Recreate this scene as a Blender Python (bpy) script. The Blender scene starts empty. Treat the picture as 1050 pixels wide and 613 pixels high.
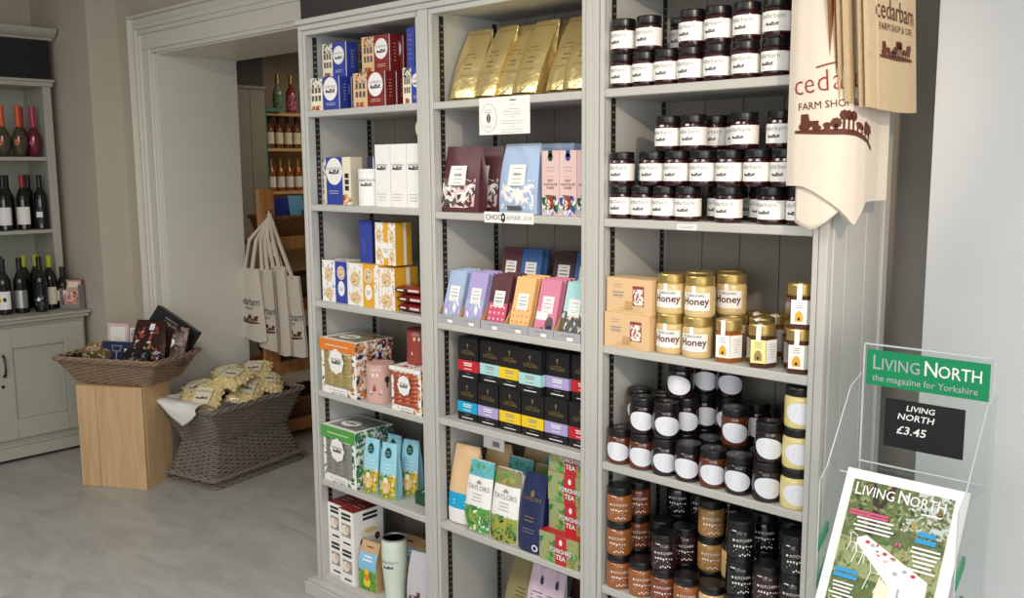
import bpy, bmesh, math, random
from mathutils import Vector, Matrix
random.seed(7)
S = bpy.context.scene
COL = S.collection
PI = math.pi
def lin(c):
    c = c/255.0
    return c/12.92 if c <= .04045 else ((c+.055)/1.055)**2.4
def rgb(r, g, b): return (lin(r), lin(g), lin(b), 1.0)

# ---------------------------------------------------------------- camera, world, lights, exposure
F_PX = 964.31
cam_d = bpy.data.cameras.new('camera'); cam = bpy.data.objects.new('camera', cam_d); COL.objects.link(cam)
cam_d.sensor_fit = 'HORIZONTAL'; cam_d.sensor_width = 36.0; cam_d.lens = 36.0*F_PX/1050.0
cam_d.clip_start = .02
yaw, pit, rol = math.radians(43.15436), math.radians(7.95275), math.radians(-.40697)
fwd = Vector((-math.sin(yaw)*math.cos(pit), math.cos(yaw)*math.cos(pit), -math.sin(pit)))
rt = Vector((math.cos(yaw), math.sin(yaw), 0)); up = rt.cross(fwd)
r2 = rt*math.cos(rol)+up*math.sin(rol); u2 = -rt*math.sin(rol)+up*math.cos(rol)
cam.matrix_world = Matrix(((r2.x, u2.x, -fwd.x, 2.80347), (r2.y, u2.y, -fwd.y, -1.94891), (r2.z, u2.z, -fwd.z, 1.58764), (0, 0, 0, 1)))
S.camera = cam

W = bpy.data.worlds.new('world'); S.world = W; W.use_nodes = True
W.node_tree.nodes['Background'].inputs[0].default_value = (.93, .97, 1.0, 1)
W.node_tree.nodes['Background'].inputs[1].default_value = .24

def area(name, loc, aim, sx, sy, power, color):
    d = bpy.data.lights.new(name, 'AREA'); d.shape = 'RECTANGLE'; d.size = sx; d.size_y = sy; d.energy = power; d.color = color
    o = bpy.data.objects.new(name, d); COL.objects.link(o); o.location = loc
    o.rotation_euler = (Vector(aim)-Vector(loc)).to_track_quat('-Z', 'Y').to_euler(); return o
area('shop_window_daylight', (3.0, -4.8, 1.7), (1.2, 0, 1.0), 3.6, 2.2, 56, (.92, .97, 1.0))
area('side_window_daylight', (5.4, -2.6, 1.6), (1.5, 0, 1.1), 2.4, 2.0, 64, (.95, .98, 1.0))
for lx, ly, p in ((-.6, -1.6, 17), (.6, -1.6, 28), (2.6, -1.7, 23)): area('ceiling_light_panel', (lx, ly, 2.6), (lx, ly, 0), 1.2, .6, p, (1.0, .97, .93))
area('back_room_ceiling_light', (-2.4, 2.6, 2.5), (-2.4, 2.6, 0), 1.4, .6, 13, (1.0, .86, .68))
sp_d = bpy.data.lights.new('track_spot', 'SPOT'); sp_d.energy = 100; sp_d.color = (1.0, .80, .58); sp_d.spot_size = math.radians(31); sp_d.spot_blend = .5; sp_d.shadow_soft_size = .035
sp = bpy.data.objects.new('track_spot', sp_d); COL.objects.link(sp); sp.location = (3.35, -1.55, 2.35)
sp.rotation_euler = (Vector((1.60, 0, 1.70))-Vector(sp.location)).to_track_quat('-Z', 'Y').to_euler()

S.cycles.transparent_max_bounces = 24
vs = S.view_settings
vs.view_transform = 'Standard'; vs.look = 'None'; vs.exposure = .0; vs.gamma = 1; vs.use_curve_mapping = False

# ---------------------------------------------------------------- materials
MATS = {}
def M(name, col=None, rough=.6, metal=0.0, noise=0.0, nscale=8.0, bump=0.0, bscale=60.0, coat=0.0, spec=.5):
    if name in MATS: return MATS[name]
    m = bpy.data.materials.new(name); m.use_nodes = True; MATS[name] = m
    nt = m.node_tree; b = nt.nodes['Principled BSDF']
    c = rgb(*col)
    b.inputs['Base Color'].default_value = c; b.inputs['Roughness'].default_value = rough; b.inputs['Metallic'].default_value = metal
    b.inputs['Specular IOR Level'].default_value = spec
    if coat: b.inputs['Coat Weight'].default_value = coat; b.inputs['Coat Roughness'].default_value = .05
    tc = nt.nodes.new('ShaderNodeTexCoord')
    if noise:
        n = nt.nodes.new('ShaderNodeTexNoise'); n.inputs['Scale'].default_value = nscale; n.inputs['Detail'].default_value = 4
        nt.links.new(tc.outputs['Object'], n.inputs['Vector'])
        r = nt.nodes.new('ShaderNodeMixRGB')
        r.inputs[1].default_value = tuple(x*(1-noise) for x in c[:3])+(1,); r.inputs[2].default_value = tuple(min(1, x*(1+noise)) for x in c[:3])+(1,)
        nt.links.new(n.outputs['Fac'], r.inputs[0]); nt.links.new(r.outputs[0], b.inputs['Base Color'])
    if bump:
        n = nt.nodes.new('ShaderNodeTexNoise'); n.inputs['Scale'].default_value = bscale; n.inputs['Detail'].default_value = 3
        nt.links.new(tc.outputs['Object'], n.inputs['Vector'])
        k = nt.nodes.new('ShaderNodeBump'); k.inputs['Strength'].default_value = bump; k.inputs['Distance'].default_value = .01
        nt.links.new(n.outputs['Fac'], k.inputs['Height']); nt.links.new(k.outputs[0], b.inputs['Normal'])
    return m
def clear(name, tint, gloss, base=.06):
    m = bpy.data.materials.new(name); m.use_nodes = True; MATS[name] = m
    nt = m.node_tree; nt.nodes.remove(nt.nodes['Principled BSDF']); out = nt.nodes['Material Output']
    t = nt.nodes.new('ShaderNodeBsdfTransparent'); t.inputs[0].default_value = tint
    g = nt.nodes.new('ShaderNodeBsdfGlossy'); g.inputs['Roughness'].default_value = gloss
    l0 = nt.nodes.new('ShaderNodeLayerWeight'); l0.inputs[0].default_value = .5; l = nt.nodes.new('ShaderNodeMath'); l.operation = 'POWER'; l.inputs[1].default_value = 5.0; nt.links.new(l0.outputs['Facing'], l.inputs[0])
    ad = nt.nodes.new('ShaderNodeMath'); ad.operation = 'ADD'; ad.use_clamp = True; ad.inputs[1].default_value = base
    mx = nt.nodes.new('ShaderNodeMixShader')
    nt.links.new(l.outputs[0], ad.inputs[0]); nt.links.new(ad.outputs[0], mx.inputs[0]); nt.links.new(t.outputs[0], mx.inputs[1]); nt.links.new(g.outputs[0], mx.inputs[2])
    nt.links.new(mx.outputs[0], out.inputs[0]); return m
clear('acrylic', (.965, .98, .975, 1), .03, .03); clear('film', (.99, .99, .98, 1), .14, .05); clear('clear_glass', (.85, .9, .85, 1), .04, .05)
m_ = M('acrylic_edge', (196, 204, 202), .2); M('oval_paper', (232, 232, 238), .6)
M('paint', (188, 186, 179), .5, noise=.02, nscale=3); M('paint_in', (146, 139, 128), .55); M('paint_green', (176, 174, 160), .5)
M('fascia_black', (42, 39, 38), .6); M('wall', (198, 187, 170), .85, noise=.02, nscale=2); M('wall_grey', (176, 168, 158), .85)
M('wall_light', (204, 205, 205), .85, noise=.015, nscale=2); M('white_gloss', (226, 221, 208), .35); M('ceil', (226, 222, 214), .9)
M('dark_gap', (20, 19, 18), .9); M('strip_black', (30, 29, 28), .5); M('strip_metal', (150, 147, 140), .4, .6)
M('white', (240, 237, 232), .55); M('paper', (244, 241, 236), .7); M('cream', (236, 226, 198), .6); M('ink', (38, 34, 34), .6); M('grey_ink', (150, 144, 142), .6)
M('black', (24, 23, 25), .4); M('black_gloss', (14, 13, 14), .22); M('lid_black', (20, 19, 20), .3); M('blue', (48, 66, 158), .45); M('navy', (34, 44, 84), .4)
M('red', (134, 34, 34), .45); M('bright_red', (196, 36, 48), .45); M('yellow', (226, 168, 42), .45); M('bright_yellow', (242, 204, 30), .45); M('orange', (226, 128, 48), .5)
M('kraft', (196, 160, 118), .75, noise=.05, nscale=20); M('kraft_light', (222, 186, 140), .7); M('cardboard', (190, 150, 100), .8)
M('gold_foil', (226, 204, 142), .27, .75, bump=.8, bscale=17); M('gold', (186, 160, 96), .35, .7); M('copper', (196, 106, 78), .35, .5); M('silver', (176, 176, 172), .3, .7)
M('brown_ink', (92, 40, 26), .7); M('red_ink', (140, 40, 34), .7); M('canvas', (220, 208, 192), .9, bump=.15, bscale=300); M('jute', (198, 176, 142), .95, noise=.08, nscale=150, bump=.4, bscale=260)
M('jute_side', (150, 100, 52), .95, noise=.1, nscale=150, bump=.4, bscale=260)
M('pine', (212, 176, 130), .55, noise=.06, nscale=6); M('pine_orange', (190, 132, 70), .6, noise=.08, nscale=5)
M('wicker', (146, 120, 98), .75, noise=.3, nscale=30); M('wicker_grey', (128, 117, 106), .8, noise=.3, nscale=30); M('wicker_brown', (120, 80, 48), .75, noise=.25, nscale=30)
M('popcorn', (238, 218, 160), .8, noise=.12, nscale=90); M('jam', (46, 10, 14), .12, coat=.6); M('jam_brown', (96, 48, 24), .15, coat=.6); M('jam_dark', (30, 14, 14), .15, coat=.6)
M('honey', (150, 84, 24), .12, coat=.6); M('honey_dark', (78, 44, 22), .12, coat=.6); M('honey_cream', (214, 186, 130), .25, coat=.6); M('chut_orange', (158, 92, 44), .2, coat=.5); M('chut_rust', (124, 62, 34), .2, coat=.5)
M('chut_mustard', (166, 124, 70), .2, coat=.5); M('chut_pale', (214, 176, 122), .2, coat=.5); M('chut_plum', (52, 24, 28), .18, coat=.5); M('chut_black', (22, 17, 20), .18, coat=.5); M('lemon_curd', (226, 208, 140), .25, coat=.5)
M('lilac', (172, 160, 208), .5); M('pale_blue', (166, 186, 216), .45); M('aqua', (168, 214, 214), .5); M('cyan', (22, 164, 208), .5); M('teal', (56, 120, 104), .5); M('teal_blue', (96, 180, 188), .5)
M('maroon', (92, 50, 58), .4); M('pink', (214, 130, 156), .5); M('hot_pink', (206, 82, 120), .5); M('pale_pink', (222, 190, 184), .6); M('peach', (238, 188, 124), .5); M('green', (84, 158, 68), .5); M('leaf', (52, 122, 64), .55); M('dark_green', (24, 74, 52), .5)
M('olive', (150, 138, 96), .45, .2); M('taupe', (92, 84, 80), .5); M('dusky', (206, 164, 152), .5); M('rust', (150, 62, 50), .5); M('sign_green', (10, 136, 84), .4); M('cabinet_grey', (140, 136, 124), .55); M('mint_cup', (214, 222, 206), .4)
M('wine_glass', (16, 18, 15), .1, coat=.5); M('amber_glass', (110, 72, 40), .12, coat=.5); M('gin_glass', (74, 66, 48), .12, coat=.5); M('gin_pink', (110, 34, 54), .12, coat=.5); M('cap_orange', (214, 88, 34), .4); M('cap_pink', (196, 56, 92), .4); M('cap_red', (150, 28, 38), .4); M('cap_lime', (184, 190, 40), .4)
M('pewter', (60, 58, 56), .4, .7); M('foliage', (92, 110, 62), .7, noise=.45, nscale=70); M('foliage_pale', (150, 156, 104), .7, noise=.25, nscale=80); M('trunk', (56, 46, 34), .7); M('fol_mid', (116, 128, 84), .7); M('fol_dark', (58, 68, 40), .7); M('fol_warm', (164, 146, 92), .7); M('sky_pale', (196, 204, 200), .7); M('sky_blue', (130, 190, 226), .6)
M('brown_foil', (64, 40, 36), .22, .35, bump=.4, bscale=30); M('white_foil', (214, 210, 216), .3, .3, bump=.4, bscale=40)

M('pink_glass', (150, 60, 66), .12, coat=.5); M('pale_glass', (150, 160, 140), .1, coat=.5)
M('maroon_gloss', (120, 30, 36), .25, coat=.4)
M('sky_bag', (150, 206, 222), .45); M('moss', (160, 164, 70), .6)
M('olive_ink', (120, 98, 50), .5)
M('silver_card', (168, 170, 174), .5)
M('blue_bar', (62, 104, 164), .5); M('choc_bar', (70, 48, 50), .5)
M('tea_field', (156, 164, 112), .6)
M('pale_lilac', (214, 190, 204), .5)
M('yellow_label', (240, 226, 150), .6)
M('sky_text', (32, 150, 206), .5)
def grain(name, c1, c2, sc):
    nt = MATS[name].node_tree; b = nt.nodes['Principled BSDF']; tc = nt.nodes['Texture Coordinate']
    mp = nt.nodes.new('ShaderNodeMapping'); mp.inputs['Scale'].default_value = sc
    n = nt.nodes.new('ShaderNodeTexNoise'); n.inputs['Scale'].default_value = 3.0; n.inputs['Detail'].default_value = 6; n.inputs['Distortion'].default_value = 1.2
    r = nt.nodes.new('ShaderNodeValToRGB'); r.color_ramp.elements[0].position = .35; r.color_ramp.elements[0].color = rgb(*c1); r.color_ramp.elements[1].position = .62; r.color_ramp.elements[1].color = rgb(*c2)
    nt.links.new(tc.outputs['Object'], mp.inputs['Vector']); nt.links.new(mp.outputs[0], n.inputs['Vector']); nt.links.new(n.outputs['Fac'], r.inputs[0]); nt.links.new(r.outputs[0], b.inputs['Base Color'])
grain('pine', (198, 162, 118), (212, 178, 134), (9, 9, .8)); grain('pine_orange', (166, 108, 58), (196, 140, 82), (9, 9, .8))
# floor material: grey sheet vinyl with soft mottling and streaks
fm = M('floor_vinyl', (150, 148, 142), .38)
nt = fm.node_tree; b = nt.nodes['Principled BSDF']; tc = nt.nodes['Texture Coordinate']
mp = nt.nodes.new('ShaderNodeMapping'); mp.inputs['Scale'].default_value = (1.3, 3.6, 1); mp.inputs['Rotation'].default_value = (0, 0, .5)
n1 = nt.nodes.new('ShaderNodeTexNoise'); n1.inputs['Scale'].default_value = 2.2; n1.inputs['Detail'].default_value = 9; n1.inputs['Roughness'].default_value = .62; n1.inputs['Distortion'].default_value = .8
cr = nt.nodes.new('ShaderNodeValToRGB'); cr.color_ramp.elements[0].position = .32; cr.color_ramp.elements[0].color = rgb(156, 155, 150); cr.color_ramp.elements[1].position = .7; cr.color_ramp.elements[1].color = rgb(184, 183, 178)
nt.links.new(tc.outputs['Object'], mp.inputs['Vector']); nt.links.new(mp.outputs[0], n1.inputs['Vector']); nt.links.new(n1.outputs['Fac'], cr.inputs[0]); nt.links.new(cr.outputs[0], b.inputs['Base Color'])

# ---------------------------------------------------------------- mesh builder
_tc = {}
def text_polys(s, bold=0.0):
    key = (s, bold)
    if key in _tc: return _tc[key]
    cu = bpy.data.curves.new('t', 'FONT'); cu.body = s; cu.size = 1; cu.align_x = 'CENTER'; cu.resolution_u = 2; cu.offset = bold
    o = bpy.data.objects.new('t', cu); COL.objects.link(o); dg = bpy.context.evaluated_depsgraph_get(); dg.update()
    me = bpy.data.meshes.new_from_object(o.evaluated_get(dg))
    res = ([(v.co.x, v.co.y) for v in me.vertices], [list(p.vertices) for p in me.polygons])
    COL.objects.unlink(o); bpy.data.objects.remove(o); bpy.data.curves.remove(cu); bpy.data.meshes.remove(me)
    _tc[key] = res; return res
def circ(cx, cy, r, n=14, ry=None): return [(cx+r*math.cos(2*PI*i/n), cy+(ry or r)*math.sin(2*PI*i/n)) for i in range(n)]
COW = [(.0, .0), (.05, .0), (.07, .16), (.3, .14), (.31, .0), (.36, .0), (.38, .2), (.42, .36), (.52, .34), (.56, .42), (.44, .54), (.36, .5), (.04, .48), (-.03, .4), (-.06, .1), (-.03, .1), (.0, .3)]
def motif_polys():
    P = []
    P += [circ(.08, .11, .075), circ(.22, .08, .05), [(.08, .1), (.24, .1), (.24, .2), (.14, .2), (.12, .32), (.03, .32), (.03, .16)]]
    P += [circ(.33, .12, .045, 9), circ(.42, .15, .06, 9, .09), [(.3, .02), (.36, .02), (.36, .12), (.3, .12)], [(.4, .02), (.44, .02), (.44, .14), (.4, .14)]]
    for x in (.5, .56, .62): P += [circ(x, .28, .05, 8, .09), [(x-.012, .02), (x+.012, .02), (x+.012, .26), (x-.012, .26)]]
    P += [circ(.73, .16, .075, 10, .06), [(.67, .02), (.69, .02), (.7, .14), (.67, .14)], [(.76, .02), (.78, .02), (.79, .14), (.76, .14)]]
    P += [[(.83+x*.32, .02+y*.62) for x, y in COW]]
    return P
MOT = motif_polys()
def shift(F, du, dv, ro=0):
    c, s = math.cos(ro), math.sin(ro)
    return lambda u, v, o=0: F(du+u*c-v*s, dv+u*s+v*c, o)
class MB:
    def __init__(s): s.v = []; s.f = []; s.m = []; s.mats = []
    def mi(s, m):
        if m not in s.mats: s.mats.append(m)
        return s.mats.index(m)
    def add(s, vs, fs, m):
        k = len(s.v); s.v += [tuple(p) for p in vs]; i = s.mi(m)
        for f in fs: s.f.append([k+a for a in f]); s.m.append(i)
    def box(s, x0, x1, y0, y1, z0, z1, m, M4=None):
        vs = [(x, y, z) for z in (z0, z1) for x, y in ((x0, y0), (x1, y0), (x1, y1), (x0, y1))]
        if M4: vs = [M4 @ Vector(p) for p in vs]
        s.add(vs, [(3, 2, 1, 0), (4, 5, 6, 7), (0, 1, 5, 4), (1, 2, 6, 5), (2, 3, 7, 6), (3, 0, 4, 7)], m); return s
    def prism(s, poly, f0, f1, m):     # poly 2-D, f0/f1 map it to the two end caps
        n = len(poly); a = [f0(*p) for p in poly]; b = [f1(*p) for p in poly]
        s.add(a+b, [list(range(n))[::-1], list(range(n, 2*n))]+[(i, (i+1) % n, n+(i+1) % n, n+i) for i in range(n)], m); return s
    def lathe(s, prof, m, n=28, c=(0, 0, 0), sq=None, mats=None):
        rings = []
        for r, z in prof:
            rings.append([(c[0]+r*math.cos(2*PI*i/n), c[1]+r*math.sin(2*PI*i/n), c[2]+z) for i in range(n)])
        vs = [p for r in rings for p in r]
        for j in range(len(prof)-1):
            s.add(vs[j*n:(j+2)*n], [(i, (i+1) % n, n+(i+1) % n, n+i) for i in range(n)], mats[j] if mats else m)
        if prof[0][0] > 0: s.add(rings[0], [list(range(n))[::-1]], m)
        if prof[-1][0] > 0: s.add(rings[-1], [list(range(n))], mats[-1] if mats else m)
        return s
    def tube(s, path, r, m, n=6, closed=False):
        P = [Vector(p) for p in path]; N = len(P); vs = []
        for i in range(N):
            a = P[(i-1) % N] if closed or i else P[0]; b_ = P[(i+1) % N] if closed or i < N-1 else P[-1]
            t = (b_-a).normalized(); u = Vector((0, 0, 1)) if abs(t.z) < .9 else Vector((1, 0, 0))
            x = t.cross(u).normalized(); y = x.cross(t)
            rr = r[i] if isinstance(r, (list, tuple)) else r
            vs += [P[i]+x*rr*math.cos(2*PI*k/n)+y*rr*math.sin(2*PI*k/n) for k in range(n)]
        fs = []
        for i in range(N if closed else N-1):
            j = (i+1) % N
            fs += [(i*n+k, i*n+(k+1) % n, j*n+(k+1) % n, j*n+k) for k in range(n)]
        if not closed: fs += [list(range(n))[::-1], [(N-1)*n+k for k in range(n)]]
        s.add(vs, fs, m); return s
    def grid(s, fn, nu, nv, m, wrap=False):
        vs = [fn(i/nu, j/nv) for j in range(nv+1) for i in range(nu+(0 if wrap else 1))]
        w = nu if wrap else nu+1; fs = []
        for j in range(nv):
            for i in range(nu):
                i2 = (i+1) % w if wrap else i+1
                fs.append((j*w+i, j*w+i2, (j+1)*w+i2, (j+1)*w+i))
        s.add(vs, fs, m); return s
    def rect(s, F, u0, u1, v0, v1, m, o=.0005, n=1, nv=1):
        return s.grid(lambda a, b: F(u0+(u1-u0)*a, v0+(v1-v0)*b, o), n, nv, m)
    def poly(s, F, pts, m, o=.0007):
        s.add([F(u, v, o) for u, v in pts], [list(range(len(pts)))], m); return s
    def ell(s, F, cu, cv, ru, rv, m, o=.0007, n=24):
        k = max(1, int(max(ru, rv)/.006)); vs = [F(cu, cv, o)]; fs = []
        for j in range(1, k+1): vs += [F(u, v, o) for u, v in circ(cu, cv, ru*j/k, n, rv*j/k)]
        fs += [(0, 1+i, 1+(i+1) % n) for i in range(n)]
        for j in range(1, k): fs += [(1+(j-1)*n+i, 1+j*n+i, 1+j*n+(i+1) % n, 1+(j-1)*n+(i+1) % n) for i in range(n)]
        s.add(vs, fs, m); return s
    def text(s, F, t, u, v, size, m, o=.0010, bold=0.0, sx=1.0):
        vs, fs = text_polys(t, bold)
        s.add([F(u+x*size*sx, v+y*size, o) for x, y in vs], fs, m); return s
    def motif(s, F, u, v, w, m, o=.0010, arc=0.0):
        for P in MOT: s.poly(F, [(u+(x-.5)*w, v+y*w*.62-arc*w*(2*x-1)**2) for x, y in P], m, o)
        n = 14; top = [(i/n, .03) for i in range(n+1)]; bot = [(i/n, -.0-.03*math.sin(PI*i/n)) for i in range(n, -1, -1)]
        T = [(u+(x-.5)*w*1.08, v+y*w-arc*w*(2*x-1)**2) for x, y in top+bot]
        k = len(top)
        s.add([F(a, b, o) for a, b in T], [(i, i+1, 2*k-2-i, 2*k-1-i) for i in range(k-1)], m); return s
    def lines(s, F, u, v, w, n, dv, m, o=.001, h=.0012, seed=0):
        rn = random.Random(seed)
        for i in range(n):
            ww = w*(.6+.4*rn.random()); s.rect(F, u-ww/2, u+ww/2, v-i*dv, v-i*dv+h, m, o)
        return s
    def speckle(s, F, u0, u1, v0, v1, ms, n, size, seed=1, o=.0006):
        rn = random.Random(seed)
        for i in range(n):
            a = u0+(u1-u0)*rn.random(); c = v0+(v1-v0)*rn.random(); an = rn.random()*PI; l = size*(.6+.8*rn.random()); k = l*.42
            pts = [(a+math.cos(an+q)*(l if j % 2 == 0 else k)*.5, c+math.sin(an+q)*(l if j % 2 == 0 else k)*.5) for j, q in enumerate((0, PI/2, PI, 3*PI/2))]
            pts = [(min(max(p, u0), u1), min(max(q, v0), v1)) for p, q in pts]
            s.poly(F, pts, ms[i % len(ms)], o+i*2e-6)
        return s
    def build(s, name, parent=None, bev=0.0, smooth=True, seg=2):
        me = bpy.data.meshes.new(name); me.from_pydata(s.v, [], s.f)
        for m in s.mats: me.materials.append(M(m))
        me.polygons.foreach_set('material_index', s.m)
        me.polygons.foreach_set('use_smooth', [smooth]*len(s.f)); me.update()
        if smooth: me.set_sharp_from_angle(angle=math.radians(38))
        o = bpy.data.objects.new(name, me); COL.objects.link(o)
        if parent: o.parent = parent
        if bev:
            b = o.modifiers.new('bevel', 'BEVEL'); b.width = bev; b.segments = seg; b.limit_method = 'ANGLE'; b.angle_limit = math.radians(50)
        return o
def tag(o, label, cat, group=None, loc=None, rz=0, rx=0, ry=0):
    o['label'] = label; o['category'] = cat
    if group: o['group'] = group
    if loc is not None: o.location = loc; o.rotation_euler = (rx, ry, rz)
    return o
def thing(name, label, cat, loc=(0, 0, 0), rz=0, group=None, rx=0, ry=0):
    o = bpy.data.objects.new(name, None); COL.objects.link(o); o.empty_display_size = .05
    return tag(o, label, cat, group, loc, rz, rx, ry)
def struct(o): o['kind'] = 'structure'; return o
def dup(root, label, loc, rz=0, rx=0, ry=0, group=None):
    r = root.copy(); COL.objects.link(r); r.location = loc; r.rotation_euler = (rx, ry, rz); r['label'] = label
    if group: r['group'] = group
    for ch in list(root.children):
        c = ch.copy(); COL.objects.link(c); c.parent = r
        for g in list(ch.children):
            d = g.copy(); COL.objects.link(d); d.parent = c
    return r
PROTO = {}
def put(key, make, label, loc, rz=0, rx=0, ry=0, group=None):
    if key not in PROTO:
        o = make(); PROTO[key] = o
        o['label'] = label; o.location = loc; o.rotation_euler = (rx, ry, rz)
        if group: o['group'] = group
        return o
    return dup(PROTO[key], label, loc, rz, rx, ry, group)
ORD = ['first', 'second', 'third', 'fourth', 'fifth', 'sixth', 'seventh', 'eighth', 'ninth', 'tenth']

# frames: front of a box (centre x, base z=0, front at y=-d/2), its right side, its top; a cylinder facing -Y
def FR(w, d): return lambda u, v, o=0: (u, -d/2-o, v)
def RT(w, d): return lambda u, v, o=0: (w/2+o, -d/2+u, v)
def TP(h): return lambda u, v, o=0: (u, v, h+o)
def CY(r, a0=0): return lambda u, v, o=0: ((r+o)*math.sin(a0+u/r), -(r+o)*math.cos(a0+u/r), v)

# ---------------------------------------------------------------- room shell
def bx(name, *a, bev=0): return struct(MB().box(*a).build(name, bev=bev))
struct(MB().box(-4.2, 6, -6, 4.2, -.06, 0, 'floor_vinyl').build('floor'))
struct(MB().box(-4.2, 6, -6, 4.2, 2.62, 2.70, 'ceil').build('ceiling'))
wb = MB()
OX0, OX1, OZ = -2.02, -.60, 2.20       # doorway in the back wall
wb.box(-2.435, OX0, .47, .93, 0, 2.62, 'wall'); wb.box(OX1, 6, .47, .93, 0, 2.62, 'wall_grey'); wb.box(OX0, OX1, .47, .93, OZ, 2.62, 'wall')
wb.box(-4.2, -2.435, .45, .93, 0, 2.62, 'wall')
struct(wb.build('wall_back'))
struct(MB().box(-3.2, -2.435, .30, .45, 0, 2.62, 'wall').build('wall_corner'))
struct(MB().box(-3.3, -3.2, -6, .45, 0, 2.62, 'wall').build('wall_left'))
struct(MB().box(2.035, 6, .25, .47, 0, 2.62, 'wall_light').build('wall_right'))
struct(MB().box(-4.3, -4.2, .93, 4.2, 0, 2.62, 'wall').build('wall_far_left'))
struct(MB().box(-4.2, 1.5, 4.2, 4.3, 0, 2.62, 'wall').build('wall_far'))
struct(MB().box(1.4, 1.5, .93, 4.2, 0, 2.62, 'wall').build('wall_far_right'))
# doorway lining and moulded architrave
lin_ = MB(); lin_.box(OX0, OX0+.012, .468, .94, 0, OZ, 'white_gloss'); lin_.box(OX0, OX1, .468, .94, OZ-.012, OZ, 'white_gloss')
struct(lin_.build('trim_1', bev=.002))
ar = MB()
def arch(w0, w1, y, zc):               # one step of the architrave: left leg and head
    ar.box(OX0-w1, OX0-w0, y, .47, 0, zc+w0, 'white_gloss'); ar.box(OX0-w1, OX1, y, .47, zc+w0, zc+w1, 'white_gloss')
for w0, w1, y in ((0.0, .02, .452), (.02, .10, .446), (.10, .125, .436), (.125, .15, .428), (.15, .185, .44), (.185, .20, .418)): arch(w0, w1, y, OZ-.005)
struct(ar.build('trim_2', bev=.003))
struct(MB().box(-2.435, -2.22, .455, .47, 0, .14, 'white_gloss').build('baseboard_back', bev=.004))

# ---------------------------------------------------------------- bookcases
PW, OW = .65, .577; ST = (PW-OW)/2; DEP = .31
LV = {0: [.09, .458, .792, 1.12, 1.463, 1.787], 1: [.09, .462, .807, 1.113, 1.455, 1.785], 2: [.09, .450, .801, 1.120, 1.455, 1.785]}
def ladder(mb, x, y, z0, z1, sgn):
    mb.box(x, x+sgn*.003, y-.008, y+.008, z0, z1, 'strip_black')
    z = z0+.01
    while z < z1-.012:
        mb.box(x+sgn*.003, x+sgn*.0036, y-.005, y+.005, z, z+.0045, 'strip_metal'); z += .019
def bookcase(k, label):
    x0 = k*PW; t = thing('bookcase', label, 'bookcase', (x0, 0, 0), group=None)
    T = 2.078
    for x in (-ST, OW):                                      # uprights with a bead on the face
        m = MB(); m.box(x, x+ST, .018, DEP, 0, T, 'paint')
        m.build('side_panel', t, .0015)
        f = MB(); s0, s1 = (x, x+ST)
        outer = (s0, s0+ST*.56) if x < 0 else (s1-ST*.56, s1); inner = (s0+ST*.62, s1) if x < 0 else (s0, s1-ST*.62)
        f.box(outer[0], outer[1], 0, .018, .0605, 2.0605, 'paint'); f.box(inner[0], inner[1], .003, .018, .0605, 2.0425, 'paint'); f.box(s0+.001, s1-.001, .007, .0175, .0605, 2.0605, 'paint')
        f.build('face_stile', t, .0018)
    m = MB(); m.box(0, OW, .003, .018, 2.043, 2.058, 'paint'); m.box(-ST+.0003, OW+ST-.0003, -.0004, .018, 2.061, T, 'paint'); m.box(0, OW, .007, .3, 2.05, 2.07, 'paint'); m.build('top_rail', t, .0018)
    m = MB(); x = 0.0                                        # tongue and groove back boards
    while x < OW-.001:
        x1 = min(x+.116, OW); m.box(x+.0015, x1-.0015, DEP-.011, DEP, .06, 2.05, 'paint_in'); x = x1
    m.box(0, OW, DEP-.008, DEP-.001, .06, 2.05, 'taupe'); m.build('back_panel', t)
    for z in LV[k][1:]: MB().box(.0006, OW-.0006, .004, DEP-.012, z-.022, z, 'paint').build('shelf', t, .003)
    m = MB(); m.box(0, OW, .004, DEP-.012, .066, LV[k][0], 'paint'); m.box(0, OW, -.001, .018, .058, .082, 'paint'); m.build('bottom_shelf', t, .002)
    p = MB(); l = -.078 if k == 0 else -ST; r = OW+ST+(.03 if k == 2 else 0)
    p.box(l, r, -.032, .02, 0, .05, 'paint'); p.box(l+.008, r, -.022, .02, .05, .060, 'paint')
    if k == 0: p.box(l, -ST, .02, DEP, 0, .05, 'paint')
    p.build('plinth', t, .003)
    for y in (.042, .272):
        m = MB(); ladder(m, .0004, y, .10, 2.04, 1); m.build('shelf_strip', t, smooth=False)
    if k == 2:                                               # grooved outer face of the end panel
        m = MB()
        for y0, y1 in ((.018, .078), (.081, .185), (.188, .268)): m.box(OW+ST, OW+ST+.006, y0, y1, .0, T, 'paint')
        m.box(OW+ST, OW+ST+.012, .275, .305, 0, T, 'paint'); m.build('end_boards', t, .0015)
    return t
bookcase(0, 'left of three pale grey bookcases, beside the doorway, holding biscuits and boxed chocolates')
bookcase(1, 'middle of three pale grey bookcases, holding coffee, chocolate bars and tea')
bookcase(2, 'right of three pale grey bookcases, with tongue and groove end, full of jars')
fb = thing('fascia_board', 'black fascia board above the pale grey bookcases right of the doorway', 'sign board', (0, 0, 0))
MB().box(-ST, 3*PW-ST, .015, .05, 2.098, 2.45, 'fascia_black').build('board', fb, .002)
MB().box(-ST-.008, 3*PW-ST+.008, -.008, .06, 2.0785, 2.098, 'paint').build('bead', fb, .004)

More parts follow.
